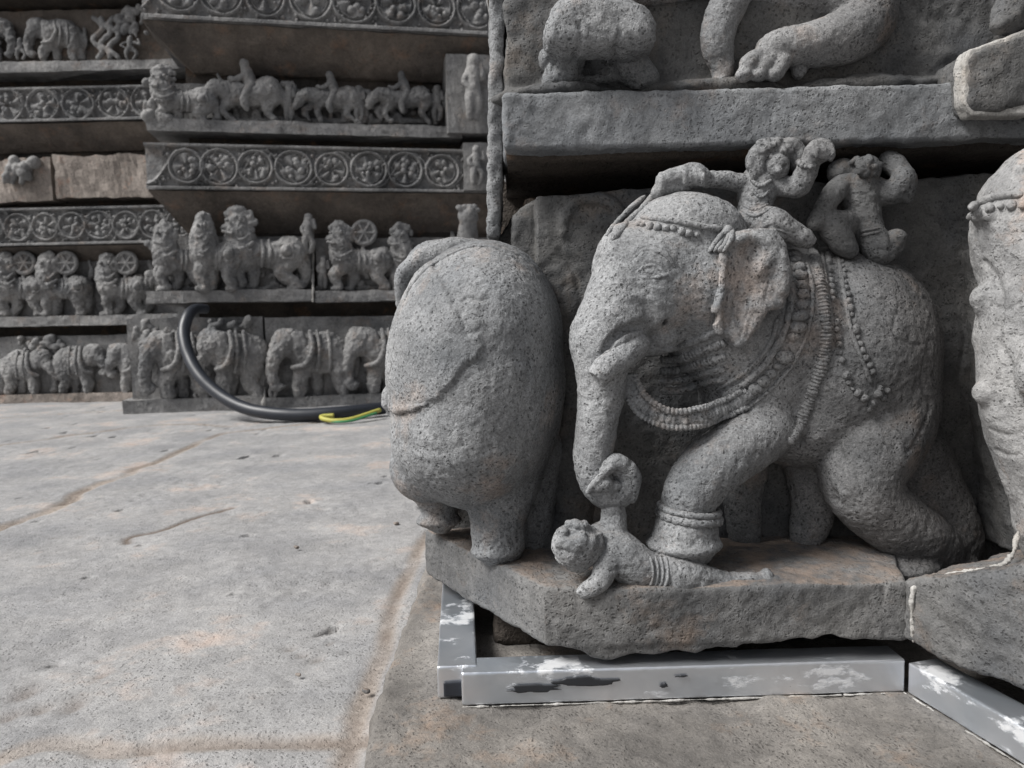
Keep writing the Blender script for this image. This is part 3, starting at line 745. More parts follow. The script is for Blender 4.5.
# ================================================================== UPPER TIER
upper = thing('carved_block', 'grey upper block with a flat ledge carrying a worn small elephant and bent animal legs', 'carved block')
def zat(v, Y, u=760): return W(u, v, Y)[2]
s = Sculpt(FR, .003, 0)
yl = .905
xl = W(503, 120, yl)[0]
s.box((xl, yl, zat(150, yl, 520)), (1.2, 1.3, zat(92, yl, 520)), .004)
s.ball(990, 150, .92, 30, 9, 30, op=-1, k=5).ball(640, 155, .81, 14, 3, 10, op=-1, k=3).ball(860, 148, .81, 12, 4, 10, op=-1, k=3)
s.build('ledge', M['ledge'], upper, disp=((.0016, 30, 4), (.0008, 130, 3), (.0012, -170, 1)))
# sloping dark underside
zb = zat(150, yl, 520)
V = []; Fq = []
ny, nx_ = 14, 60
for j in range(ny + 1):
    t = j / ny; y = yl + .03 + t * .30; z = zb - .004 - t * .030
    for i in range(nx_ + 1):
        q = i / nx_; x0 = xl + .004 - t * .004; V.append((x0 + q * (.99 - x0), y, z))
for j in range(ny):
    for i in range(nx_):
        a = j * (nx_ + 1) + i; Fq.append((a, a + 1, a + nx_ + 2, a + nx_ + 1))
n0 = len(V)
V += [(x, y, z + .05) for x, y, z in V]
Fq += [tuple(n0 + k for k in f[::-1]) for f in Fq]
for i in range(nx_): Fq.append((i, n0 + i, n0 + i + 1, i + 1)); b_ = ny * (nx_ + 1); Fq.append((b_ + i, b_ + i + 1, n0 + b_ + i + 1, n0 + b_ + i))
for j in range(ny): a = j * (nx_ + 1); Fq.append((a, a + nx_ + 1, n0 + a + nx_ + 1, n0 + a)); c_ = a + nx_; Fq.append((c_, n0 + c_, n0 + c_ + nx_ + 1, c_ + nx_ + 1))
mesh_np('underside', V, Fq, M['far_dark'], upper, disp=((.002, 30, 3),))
# panel above
s = Sculpt(FU, .0035, 10)
s.plate([(505, 110), (505, -60), (1060, -60), (1060, 110)], .965, 1.25, .004)
s.ball(560, 105, .93, 70, 14, 60, k=2).ball(700, 102, .93, 90, 14, 60, k=2).ball(860, 100, .93, 110, 14, 60, k=2)
s.tube([(528, 90, .965, 20), (532, 40, .965, 24), (530, -20, .965, 26)])
s.tube([(560, -30, .95, 26), (600, -20, .93, 26), (560, 10, .965, 20)])
for u, w_, y_ in ((905, 17, .955), (928, 15, .962), (948, 18, .95), (972, 18, .955)): s.tube([(u, 86, y_, w_), (u + 4, 40, y_, w_), (u - 2, -30, y_, w_ + 3)], k=5)
s.build('back_panel', M['panel'], upper, disp=((.004, 24, 4), (.0015, 90, 3), (.0014, -190, 1)))
# worn small elephant
s = Sculpt(FU, .002, 7)
s.plate([(556, 24), (568, 20), (618, 22), (634, 28), (645, 44), (646, 60), (632, 68), (560, 68), (546, 62), (541, 48), (547, 34)], .872, .95, .016, k=4)
s.tube([(568, 58, .875, 15), (562, 74, .872, 12), (550, 82, .872, 7)]).tube([(624, 58, .878, 15), (636, 72, .874, 12), (650, 80, .874, 7)])
s.ball(632, 46, .885, 16, 20, 22, k=5).ball(560, 46, .882, 15, 22, 22, k=5)
s.ball(545, 60, .875, 6, 10, 10, k=3).ball(597, 68, .862, 17, 10, 16, op=-1, k=4).ball(596, 84, .90, 50, 5, 18)
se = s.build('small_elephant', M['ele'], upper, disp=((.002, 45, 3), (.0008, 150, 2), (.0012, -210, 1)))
etch(se, lines=[([(578, 24), (580, 40), (574, 58), (566, 68)], 2.2, .003), ([(622, 30), (616, 44), (614, 60), (606, 72)], 2.2, .003), ([(548, 52), (554, 60), (552, 70)], 1.8, .002), ([(590, 30), (604, 34), (612, 30)], 2, .0015)])
s = Sculpt(FU, .002, 4); s.tube([(568, 26, .866, 4), (560, 36, .852, 9), (556, 50, .852, 8), (555, 60, .858, 3)], k=3)
s.build('ear', M['ele'], se, disp=DISP)
# paw above it
s = Sculpt(FU, .002, 5)
s.tube([(640, -40, .87, 18), (622, -12, .87, 16), (604, 4, .87, 14)]).tube([(604, 4, .87, 10), (590, 8, .865, 8), (580, 14, .865, 6)], k=3).tube([(612, 6, .86, 9), (608, 16, .86, 6)], k=3).tube([(626, -4, .86, 9), (628, 12, .86, 6)], k=3)
s.tube([(640, -10, .88, 14), (680, -14, .88, 12), (740, -30, .88, 18)], k=5)
s.build('paw', M['ele'], upper, disp=DISP)
# slender leg
s = Sculpt(FU, .002, 5)
s.tube([(745, -40, .875, 18), (734, -8, .872, 17), (721, 20, .87, 15), (717, 45, .868, 13.5), (722, 65, .87, 9), (722, 78, .87, 7)]).ball(718, 82, .865, 8, 4, 9)
s.build('leg', M['ele'], upper, disp=DISP)
# clawed leg, thigh to the right
s = Sculpt(FU, .002, 5)
s.tube([(700, -20, .93, 40), (760, -25, .92, 40), (830, -20, .91, 40), (862, 8, .885, 26), (866, 26, .88, 22)], k=10)
s.tube([(868, 20, .875, 22), (848, 36, .865, 24), (815, 44, .862, 19), (785, 47, .86, 15), (768, 52, .86, 13)], k=6)
for a, b, c_ in ((768, 54, 746), (776, 56, 760), (784, 58, 776)):
    s.tube([(a, b, .855, 9), (c_ + 4, b + 8, .845, 8), (c_, 74, .845, 7)], k=2); s.ball(c_ - 2, 75, .842, 8, 6.5, 8, k=2)
s.tube([(790, 56, .87, 8), (800, 64, .87, 7), (798, 74, .87, 5)], k=3)
s.tube([(784, 64, .90, 10), (800, 78, .90, 8)], k=3)
ll = s.build('clawed_leg', M['ele'], upper, disp=DISP)
# bumpy corner strip at the left edge of this tier
s = Sculpt(FR, .003, 4)
s.plate([(491, -60), (505, -60), (504, 120), (500, 235), (487, 238), (489, 120)], .985, 1.08, .005, Yref=.985)
rg = random.Random(11)
for v in range(-50, 235, 9): s.ball(496 - (v > 120) * 2.5 + rg.uniform(-3, 2), v + rg.uniform(-3, 3), .99, rg.uniform(3, 5), rg.uniform(4, 8), 5, k=4)
s.build('carved_edge', M['ele'], upper, disp=((.002, 60, 3), (.0008, 170, 2)))

# upper right block
ur = thing('carved_block', 'dark angular block with a white mortar seam at the upper right corner', 'carved block')
s = Sculpt(FR, .003, 6)
s.plate([(968, 62), (974, 50), (1060, 20), (1060, 92), (1000, 112), (974, 112), (968, 100)], .875, 1.1, .006)
s.tube([(1005, 22, .89, 14), (1020, 5, .89, 17), (1040, -10, .89, 24)]).ball(998, 26, .885, 9, 8, 9)
s.build('ledge', M['panel'], ur, disp=((.003, 30, 3), (.001, 120, 3)))
s = Sculpt(FR, .0018, 1)
s.plate([(965, 62), (971, 48), (982, 45), (1064, 14), (1064, 96), (1030, 115), (974, 115), (966, 103)], .878, .90, .002, Yref=.875)
s.build('mortar_joint', M['mortar'], ur, disp=((.0008, 120, 3),))

# ================================================================== PLINTH AND METAL FRAME
s = Sculpt(FR, .006, 0)
plan = [(-.158, 1.30), (-.158, 1.15), (-.162, 1.0), (-.164, .86), (-.157, .76), (-.150, .66), (-.142, .3), (1.3, .3), (1.3, 1.9), (-.16, 1.9)]
s.prism(plan, -.05, .024, (0, 0, 0), (1, 0, 0), (0, 1, 0), (0, 0, 1), rnd=.014)
struct(s.build('plinth_slab', M['plinth'], None, disp=((.004, 14, 3), (.0018, 60, 3), (.002, -110, 1))))
# core masonry behind the blocks
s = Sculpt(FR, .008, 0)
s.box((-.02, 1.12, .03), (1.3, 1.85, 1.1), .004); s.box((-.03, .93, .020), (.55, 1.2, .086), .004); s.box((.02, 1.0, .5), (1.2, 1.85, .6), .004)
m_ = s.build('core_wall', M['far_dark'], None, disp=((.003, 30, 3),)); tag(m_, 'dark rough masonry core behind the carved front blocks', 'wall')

# frame of painted square tube
M['tube'] = bpy.data.materials.new('worn_silver_paint'); mt = M['tube']; mt.use_nodes = True; T = mt.node_tree; bs = T.nodes['Principled BSDF']
def _n(k, **kw):
    n = T.nodes.new(k)
    for a, b in kw.items(): n.inputs[a].default_value = b
    return n
tc = T.nodes.new('ShaderNodeTexCoord'); mp = T.nodes.new('ShaderNodeMapping'); mp.inputs['Scale'].default_value = (1, 1, 2.2); T.links.new(tc.outputs['Object'], mp.inputs[0])
def rmp(src, stops):
    r = T.nodes.new('ShaderNodeValToRGB'); e = r.color_ramp.elements
    while len(e) < len(stops): e.new(.5)
    for k, (p_, c_) in enumerate(stops): e[k].position = p_; e[k].color = (*c_, 1)
    T.links.new(src, r.inputs[0]); return r
mp.inputs['Scale'].default_value = (.45, .45, 1.0)
n1 = _n('ShaderNodeTexNoise', Scale=26, Detail=8, Roughness=.68); T.links.new(mp.outputs[0], n1.inputs['Vector'])
n2 = _n('ShaderNodeTexNoise', Scale=70, Detail=5, Roughness=.7); T.links.new(mp.outputs[0], n2.inputs['Vector'])
n3 = _n('ShaderNodeTexNoise', Scale=9, Detail=3, Roughness=.5); T.links.new(tc.outputs['Object'], n3.inputs['Vector'])
base_ = rmp(n3.outputs[0], [(.35, (.58, .63, .69)), (.65, (.78, .80, .84))])
wh = rmp(n1.outputs[0], [(.575, (0, 0, 0)), (.63, (.7, .7, .7))]); dk = rmp(n2.outputs[0], [(.27, (0, 0, 0)), (.30, (1, 1, 1))])
mx = T.nodes.new('ShaderNodeMix'); mx.data_type = 'RGBA'; T.links.new(wh.outputs[0], mx.inputs[0]); T.links.new(base_.outputs[0], mx.inputs[6]); mx.inputs[7].default_value = (.60, .60, .60, 1)
mxb = T.nodes.new('ShaderNodeMix'); mxb.data_type = 'RGBA'; mxb.blend_type = 'MULTIPLY'; mxb.inputs[0].default_value = .75; T.links.new(mx.outputs[2], mxb.inputs[6]); T.links.new(dk.outputs[0], mxb.inputs[7])
T.links.new(mxb.outputs[2], bs.inputs['Base Color'])
r3_ = rmp(wh.outputs[0], [(0, (.30,) * 3), (1, (.7,) * 3)]); T.links.new(r3_.outputs[0], bs.inputs['Roughness'])
r4_ = rmp(wh.outputs[0], [(0, (.85,) * 3), (1, (.0,) * 3)]); T.links.new(r4_.outputs[0], bs.inputs['Metallic'])
bp = T.nodes.new('ShaderNodeBump'); bp.inputs['Distance'].default_value = .0004; bp.inputs['Strength'].default_value = .8; T.links.new(wh.outputs[0], bp.inputs['Height']); T.links.new(bp.outputs[0], bs.inputs['Normal'])

frame = thing('metal_frame', 'silver painted square tube frame lying on the plinth under the carved blocks', 'metal frame')
FZ0, FZ1 = .026, .063
def gp(u, v, z):
    r = ray(u, v); t_ = (z - CAM[2]) / r[2]; p = CAM + r * t_; return p[:2]
A = gp(462, 706, FZ0); B = gp(905, 692, FZ0); Cc = gp(1040, 775, FZ0)
def rail(name, a, b, wd, z0=FZ0, z1=FZ1, mat=None, r=.0018):
    """square tube whose front lower edge runs a -> b, body to the far side"""
    a = np.array(a); b = np.array(b); e = b - a; L_ = np.linalg.norm(e); e /= L_; n = np.array([-e[1], e[0]])
    s = Sculpt(FR, .0016, 0)
    s.prism([(0, 0), (L_, 0), (L_, wd), (0, wd)], z0, z1, (a[0], a[1], 0), (e[0], e[1], 0), (n[0], n[1], 0), (0, 0, 1), rnd=r)
    return s.build(name, mat or mt, frame, disp=((.0004, 12, 3), (.00015, 150, 2)))
rail('front_rail', A, B, .038)
d_ = (Cc - B) / np.linalg.norm(Cc - B)
rail('right_rail', B + d_ * .002 + np.array([.001, 0]), Cc, .038, z1=FZ1 - .002)
# left rail runs back from the corner; a black plate stands in for the shade in its hollow end
P0 = gp(437, 706, FZ0) + np.array([0, .012]); P1 = gp(443, 580, FZ1)
e = P1 - P0; e /= np.linalg.norm(e); n = np.array([-e[1], e[0]])
rail('left_rail', P0 - n * .044, P1 - n * .044, .044, z0=FZ0 + .002, z1=FZ1 + .0015)
s = Sculpt(FR, .0014, 0)
q0 = P0 - n * .044 - e * .0018; s.prism([(.012, .004), (.038, .004), (.038, .022), (.012, .022)], -.001, .0014, (q0[0], q0[1], FZ0), (n[0], n[1], 0), (0, 0, 1), (-e[0], -e[1], 0), rnd=.0006)
s.build('hollow_shade_plate', M['rubber'], frame, disp=None)
# scarred paint patches on the front rail
M['tar'] = plain('chipped_black_primer', (.02, .022, .026), .5)
ed = (B - A) / np.linalg.norm(B - A)
def chip(x0, x1, z0, z1, seed):
    rg = random.Random(seed); n_ = 18; V = []
    for k in range(n_):
        a_ = 2 * math.pi * k / n_; rr_ = 1 + rg.uniform(-.28, .28)
        x = (x0 + x1) / 2 + (x1 - x0) / 2 * math.cos(a_) * rr_; z = (z0 + z1) / 2 + (z1 - z0) / 2 * math.sin(a_) * rr_
        V.append((x, z))
    s = Sculpt(FR, .0010, 0); s.prism(V, .0008, .0026, (A[0], A[1], FZ0), (ed[0], ed[1], 0), (0, 0, 1), (ed[1], -ed[0], 0), rnd=.0004)
    s.build('bare_patch', M['tar'], frame, disp=None)
chip(.050, .105, .013, .023, 1); chip(.098, .165, .019, .029, 2); chip(.215, .224, .014, .020, 3); chip(.232, .246, .025, .028, 5)

# grout smeared along the foot of the rails
s = Sculpt(FR, .0018, 1)
for a_, b_ in ((A, B), (B, Cc)):
    e_ = (b_ - a_) / np.linalg.norm(b_ - a_); L_ = np.linalg.norm(b_ - a_); n_ = np.array([e_[1], -e_[0]])
    rg = random.Random(2)
    x = 0
    while x < L_ - .02:
        q = a_ + e_ * x + n_ * .001; w_ = rg.uniform(.012, .03); q2 = q + e_ * w_
        s._cone(np.array([q[0], q[1], .025, .0014]), np.array([q2[0], q2[1], .025, .0014]), 0, 1); x += w_ + rg.uniform(-.006, .004)
s.build('grout_line', M['mortar'], frame, disp=((.0010, 120, 2),))
# ================================================================== PAVING
gx = np.unique(np.round(np.concatenate([np.arange(-2.4, .1, .008), -2.4 - np.geomspace(.01, 120, 70), .1 + np.geomspace(.01, 120, 60)]), 5))
gy = np.unique(np.round(np.concatenate([np.arange(.55, 2.2, .008), np.arange(2.2, 4.8, .022), 4.8 + np.geomspace(.03, 150, 50), .55 - np.geomspace(.01, 120, 60)]), 5))
X, Y = np.meshgrid(gx, gy, indexing='ij'); P2 = np.stack([X.ravel(), Y.ravel()], 1)
def gz(u, v): return gp(u, v, 0.0)
def dline(pts):
    d = np.full(len(P2), 9.0)
    for a, b in zip(pts[:-1], pts[1:]):
        e = b - a; t_ = np.clip(((P2 - a) @ e) / (e @ e), 0, 1); d = np.minimum(d, np.linalg.norm(P2 - a - t_[:, None] * e, axis=1))
    return d
def wig(pts, amp, seed, n=10):
    P = catmull([(u, v, 0) for u, v in pts], n)[:, :2]; Q = np.array([gz(u, v) for u, v in P])
    q3 = np.c_[Q, np.zeros(len(Q))]; Q[:, 0] += vnoise(q3, 9, seed) * amp; Q[:, 1] += vnoise(q3, 9, seed + 3) * amp
    return Q
P3 = np.c_[P2, np.zeros(len(P2))]
near = np.clip(1.6 - np.abs(P2[:, 1] - 1.5) * .12, 0, 1)
H = fbm(P3, 3.0, 3, 2) * .0035 + fbm(P3, 14, 3, 4) * .0012 + fbm(P3, 60, 2, 6) * .0008 * (np.abs(P2[:, 1] - 1.5) < 3)
rough = np.clip((fbm(P3, 4, 3, 9) - .05) * 2, 0, 1); H += rough * np.minimum(fbm(P3, 55, 4, 12), .1) * .0045
dark = []; sand = np.zeros(len(P2)); wv = fbm(P3, 20, 3, 21)
def joint(pts, wd, depth, amp=.012, seed=1, s=1.0, crack=1.0):
    global H, sand
    d = dline(wig(pts, amp, seed)); k = np.clip(1 - (d - wd * (1 + .5 * wv)) / .014, 0, 1); k = k * k * (3 - 2 * k)
    H = H * (1 - k * .7) - depth * k; cr = np.exp(-((d - wd * .55) / .0035) ** 2) * (vnoise(P3, 7, seed + 50) > -.35); cr = cr * crack; H -= .005 * cr; dark.append(cr * .8); sand = np.maximum(sand, k * s * np.clip(.9 + .5 * vnoise(P3, 16, 33), .2, 1))
joint([(-200, 560), (-60, 543), (0, 527), (40, 512), (90, 488), (140, 466), (190, 445), (215, 434), (245, 429), (300, 423), (380, 416)], .012, .003, .022, 2)
joint([(0, 444), (60, 436), (120, 428), (180, 423), (235, 425)], .012, .005, .02, 4)
joint([(-100, 420), (0, 417), (60, 413), (125, 410)], .012, .005, .02, 14)
joint([(-120, 790), (0, 752), (60, 742), (120, 750), (180, 742), (250, 741), (320, 740), (372, 738)], .008, .002, .020, 5, .85, .5)
joint([(348, 790), (356, 750), (366, 700), (377, 660), (390, 610), (402, 580), (414, 555), (425, 530)], .006, .002, .018, 6, .85, .5)
joint([(-500, 760), (-350, 640), (-200, 560), (-120, 500), (-60, 462), (0, 444)], .012, .006, .02, 8)
# hairline crack and chips
d = dline(wig([(128, 540), (132, 534), (165, 528), (200, 515), (232, 506)], .008, 9)); H -= .004 * np.exp(-(d / .006) ** 2)
dirt = np.exp(-(d / .008) ** 2)
for c_ in dark: dirt = np.maximum(dirt, c_)
for u, v, r in ((212, 706, .006), (45, 499, .006), (54, 536, .005), (100, 672, .006), (75, 700, .012), (290, 645, .007), (302, 652, .006), (318, 655, .006), (25, 690, .016), (40, 705, .012), (8, 712, .014), (330, 640, .005), (52, 597, .004)):
    q = gz(u, v); dd = P2 - q; dd[:, 1] *= .8; k = np.exp(-((dd ** 2).sum(1) / (r * r)) * (1 + wv)); H -= .006 * np.clip(k, 0, 1) ; dirt = np.maximum(dirt, np.clip(k, 0, 1) * .5)
V = np.c_[P2, H - .004]
nxg, nyg = len(gx), len(gy); ii, jj = np.meshgrid(np.arange(nxg - 1), np.arange(nyg - 1), indexing='ij'); a0 = (ii * nyg + jj).ravel()
gnd = mesh_np('paving', V, np.stack([a0, a0 + nyg, a0 + nyg + 1, a0 + 1], 1), None)
at_ = gnd.data.attributes.new('sand', 'FLOAT', 'POINT'); at_.data.foreach_set('value', sand.astype(np.float32))
at2 = gnd.data.attributes.new('dirt', 'FLOAT', 'POINT'); at2.data.foreach_set('value', dirt.astype(np.float32))
M['pave'] = stone('worn_paving_stone', (.235, .236, .242), (.345, .338, .332), (.42, .335, .29), .28, bump=.8, pit=.35, grain=.8, big=3.5, wscale=3.5, contrast=.18, mott=.45)
mp_ = M['pave']; T = mp_.node_tree; bs = T.nodes['Principled BSDF']; src = bs.inputs['Base Color'].links[0].from_socket
an = T.nodes.new('ShaderNodeAttribute'); an.attribute_name = 'sand'
nz = T.nodes.new('ShaderNodeTexNoise'); nz.inputs['Scale'].default_value = 120; nz.inputs['Detail'].default_value = 5
tc = T.nodes.new('ShaderNodeTexCoord'); T.links.new(tc.outputs['Object'], nz.inputs[0])
rz = T.nodes.new('ShaderNodeValToRGB'); rz.color_ramp.elements[0].position = .3; rz.color_ramp.elements[1].position = .7
rz.color_ramp.elements[0].color = (.20, .168, .142, 1); rz.color_ramp.elements[1].color = (.35, .305, .268, 1); T.links.new(nz.outputs[0], rz.inputs[0])
mx = T.nodes.new('ShaderNodeMix'); mx.data_type = 'RGBA'; T.links.new(an.outputs['Fac'], mx.inputs[0]); T.links.new(src, mx.inputs[6]); T.links.new(rz.outputs[0], mx.inputs[7])
an2 = T.nodes.new('ShaderNodeAttribute'); an2.attribute_name = 'dirt'
mx2 = T.nodes.new('ShaderNodeMix'); mx2.data_type = 'RGBA'; T.links.new(an2.outputs['Fac'], mx2.inputs[0]); T.links.new(mx.outputs[2], mx2.inputs[6]); mx2.inputs[7].default_value = (.12, .09, .07, 1)
T.links.new(mx2.outputs[2], bs.inputs['Base Color'])
gnd.data.materials.append(mp_); struct(gnd)
# a few loose chips of stone
rg = random.Random(4)
for k, (u, v, r) in enumerate(((298, 676, 3), (296, 548, 2.2), (396, 524, 2.4), (366, 692, 3.6))):
    p = gz(u, v); s = Sculpt(FR, .0012, 2); Yp = p[1]
    s.ball(u, v - r * .4, Yp, r * 1.2, r * .6, r, rot=rg.uniform(-30, 30)).ball(u + r * .5, v - r * .3, Yp, r * .7, r * .5, r)
    o_ = s.build('stone_chip', M['far_tan'] if k != 3 else M['base'], None, disp=((.0012, 120, 2),))
    tag(o_, ['white stone chip on the paving low in the middle', 'small pale chip on the open paving', 'pale chip beside the left foot of the corner block', 'brown chip in the sandy joint along the plinth', 'tiny pale chip touching the sandy joint', 'flat pale chip at the bottom edge of the paving'][k], 'stone chip', 'loose stone chips')

# ================================================================== FAR WALLS
MID = Wall(125, 3.97, R(11)); LEFT = Wall(0, 4.72, R(0))
rgw = np.random.RandomState(3)
def course(parent, wall, name, u0, u1, vt, vb, uref, dout, mat, dbot=None, depth=.9, taper_l=0, vb2=None, disp=((.006, 9, 3), (.0025, 40, 2)), nz_=6):
    """a long stone; face stands out dout from the wall, top at vt, bottom at vb (both read at uref); dbot = how far the bottom edge stands out"""
    dbot = dout if dbot is None else dbot
    s0, _ = wall.loc(u0, vt, dout); s1, _ = wall.loc(u1, vt, dout)
    zt = wall.at(uref, vt, dout)[2]; zb = wall.at(uref, vb, dbot)[2]
    n = max(6, int((s1 - s0) / .02)); V = []; Fc = []
    for j in range(nz_ + 1):
        t_ = j / nz_; d = dout + (dbot - dout) * t_; z = zt + (zb - zt) * t_
        for i in range(n + 1):
            q = i / n; sa = s0 + taper_l * t_; V.append(wall.wd(sa + q * (s1 - sa), d, z))
    for j in range(nz_):
        for i in range(n): a = j * (n + 1) + i; Fc.append((a, a + n + 1, a + n + 2, a + 1))
    nb = len(V); m_ = nz_ + 1
    back = [wall.wd(s0 + taper_l * (j / nz_ if j else 0), dout - depth, zt + (zb - zt) * j / nz_) for j in range(m_)]
    backr = [wall.wd(s1, dout - depth, zt + (zb - zt) * j / nz_) for j in range(m_)]
    V += back + backr
    for j in range(nz_):
        Fc.append((j * (n + 1), nb + j, nb + j + 1, (j + 1) * (n + 1)))
        Fc.append((j * (n + 1) + n, (j + 1) * (n + 1) + n, nb + m_ + j + 1, nb + m_ + j))
    # top and bottom
    Fc.append(tuple([nb] + list(range(0, n + 1)) + [nb + m_]))
    bt = nz_ * (n + 1); Fc.append(tuple([nb + m_ + nz_] + list(range(bt + n, bt - 1, -1)) + [nb + nz_]))
    return mesh_np(name, V, Fc, mat, parent, smooth=False, disp=disp)

def scroll_band(parent, wall, u0, u1, vt, vb, uref, d, cs, rad, seed, name='scroll_band', kind='round', mat=None):
    """continuous vine of roundels, cut as real relief"""
    s0, _ = wall.loc(u0, vt, d); s1, _ = wall.loc(u1, vt, d); zt = wall.at(uref, vt, d)[2]; zb = wall.at(uref, vb, d)[2]
    h = .0042; ns = int((s1 - s0) / h); nz_ = max(8, int((zt - zb) / h))
    S, Z = np.meshgrid(np.linspace(s0, s1, ns), np.linspace(zb, zt, nz_), indexing='ij'); zc = (zt + zb) / 2; hh = (zt - zb) / 2
    rg = np.random.RandomState(seed); Hh = np.zeros_like(S)
    def ridge(dist, w_): return np.exp(-(dist / w_) ** 2)
    px = wall.Y0 / F; R0 = rad * px; cc = [wall.loc(c, (vt + vb) / 2, d)[0] for c in cs]
    sp = np.median(np.diff(cc)) if len(cc) > 1 else 2.3 * R0
    lst = list(cc)
    wave = zc + R0 * 1.02 * np.cos(np.pi * (S - lst[0]) / sp) * (1 if seed % 2 else -1); Hh = np.maximum(Hh, .026 * ridge((Z - wave) * .75, .008))
    RB = R0
    for k, c in enumerate(lst):
        R0 = RB * rg.uniform(.93, 1.05)
        x, y = (S - c) * rg.uniform(.94, 1.04), Z - zc + rg.uniform(-.004, .004); r = np.hypot(x, y); th = np.arctan2(y, x)
        Hh = np.maximum(Hh, .030 * ridge(r - R0, .0095)); Hh = np.maximum(Hh, .020 * ridge(r - R0 * .78, .0045))
        m = rg.randint(4, 7); ph = rg.rand() * 6.28; ins = r < R0 * .78
        pet = .012 + .012 * np.cos(m * th + ph + rg.uniform(-9, 9) * r) ; Hh = np.where(ins, np.maximum(Hh, pet * (r > R0 * .15)), Hh)
        for _ in range(9):     # the little figure in the roundel
            bx, by, br = c + rg.uniform(-.5, .5) * R0, zc + rg.uniform(-.6, .6) * R0, rg.uniform(.12, .26) * R0
            Hh = np.maximum(Hh, .032 * np.clip(1 - ((S - bx) ** 2 + (Z - by) ** 2) / br ** 2, 0, 1) ** .5)
    mids = [c + sp / 2 for c in lst] + [lst[0] - sp / 2]
    for k, c in enumerate(mids):   # stems and leaves between the rings
        up = 1 if k % 2 else -1
        for q in range(10):
            f = q / 9; bx = c + (f - .5) * sp * .55 + rg.uniform(-1, 1) * .004; by = zc + up * (hh * .75 - f * hh * 1.5) * .95
            br = .007 + .004 * rg.rand(); Hh = np.maximum(Hh, .028 * np.clip(1 - ((S - bx) ** 2 + (Z - by) ** 2) / br ** 2, 0, 1) ** .5)
        for q in range(10):
            bx = c + rg.uniform(-.2, .2) * sp; by = zc + rg.choice([-1, 1]) * hh * rg.uniform(.35, .85); br = rg.uniform(.006, .012)
            Hh = np.maximum(Hh, .026 * np.clip(1 - ((S - bx) ** 2 + (Z - by) ** 2) / br ** 2, 0, 1) ** .5)
    edge = np.minimum(zt - Z, Z - zb); Hh = np.where(edge < hh * .14, np.maximum(Hh, .030), Hh)
    V = (wall.o + S.ravel()[:, None] * wall.ax + (d + Hh.ravel())[:, None] * wall.n); V[:, 2] = Z.ravel()
    ii, jj = np.meshgrid(np.arange(ns - 1), np.arange(nz_ - 1), indexing='ij'); a = (ii * nz_ + jj).ravel()
    return mesh_np(name, V, np.stack([a, a + nz_, a + nz_ + 1, a + 1], 1), mat or M['far'], parent, disp=((.0012, 60, 2),))

FD = ((.0065, 26, 3), (.0034, 75, 3))
class Local:
    """unit frame for a small figure: x to the right 0..1, y down 0..1, third = height off the stone in pixels; flip mirrors it"""
    def __init__(self, wall, u, v, w_, h_, d, flip=False):
        self.wl, self.u, self.v, self.w, self.h, self.d, self.f = wall, u, v, w_, h_, d, flip
        self.ax, self.ay, self.az = wall.ax, wall.ay, wall.az; self.pxs = wall.px(d)
    def at(self, x, y, q):
        if self.f: x = 1 - x
        return self.wl.at(self.u + x * self.w, self.v + y * self.h, self.d + q * self.h * self.pxs)
    def px(self, q): return self.h * self.pxs

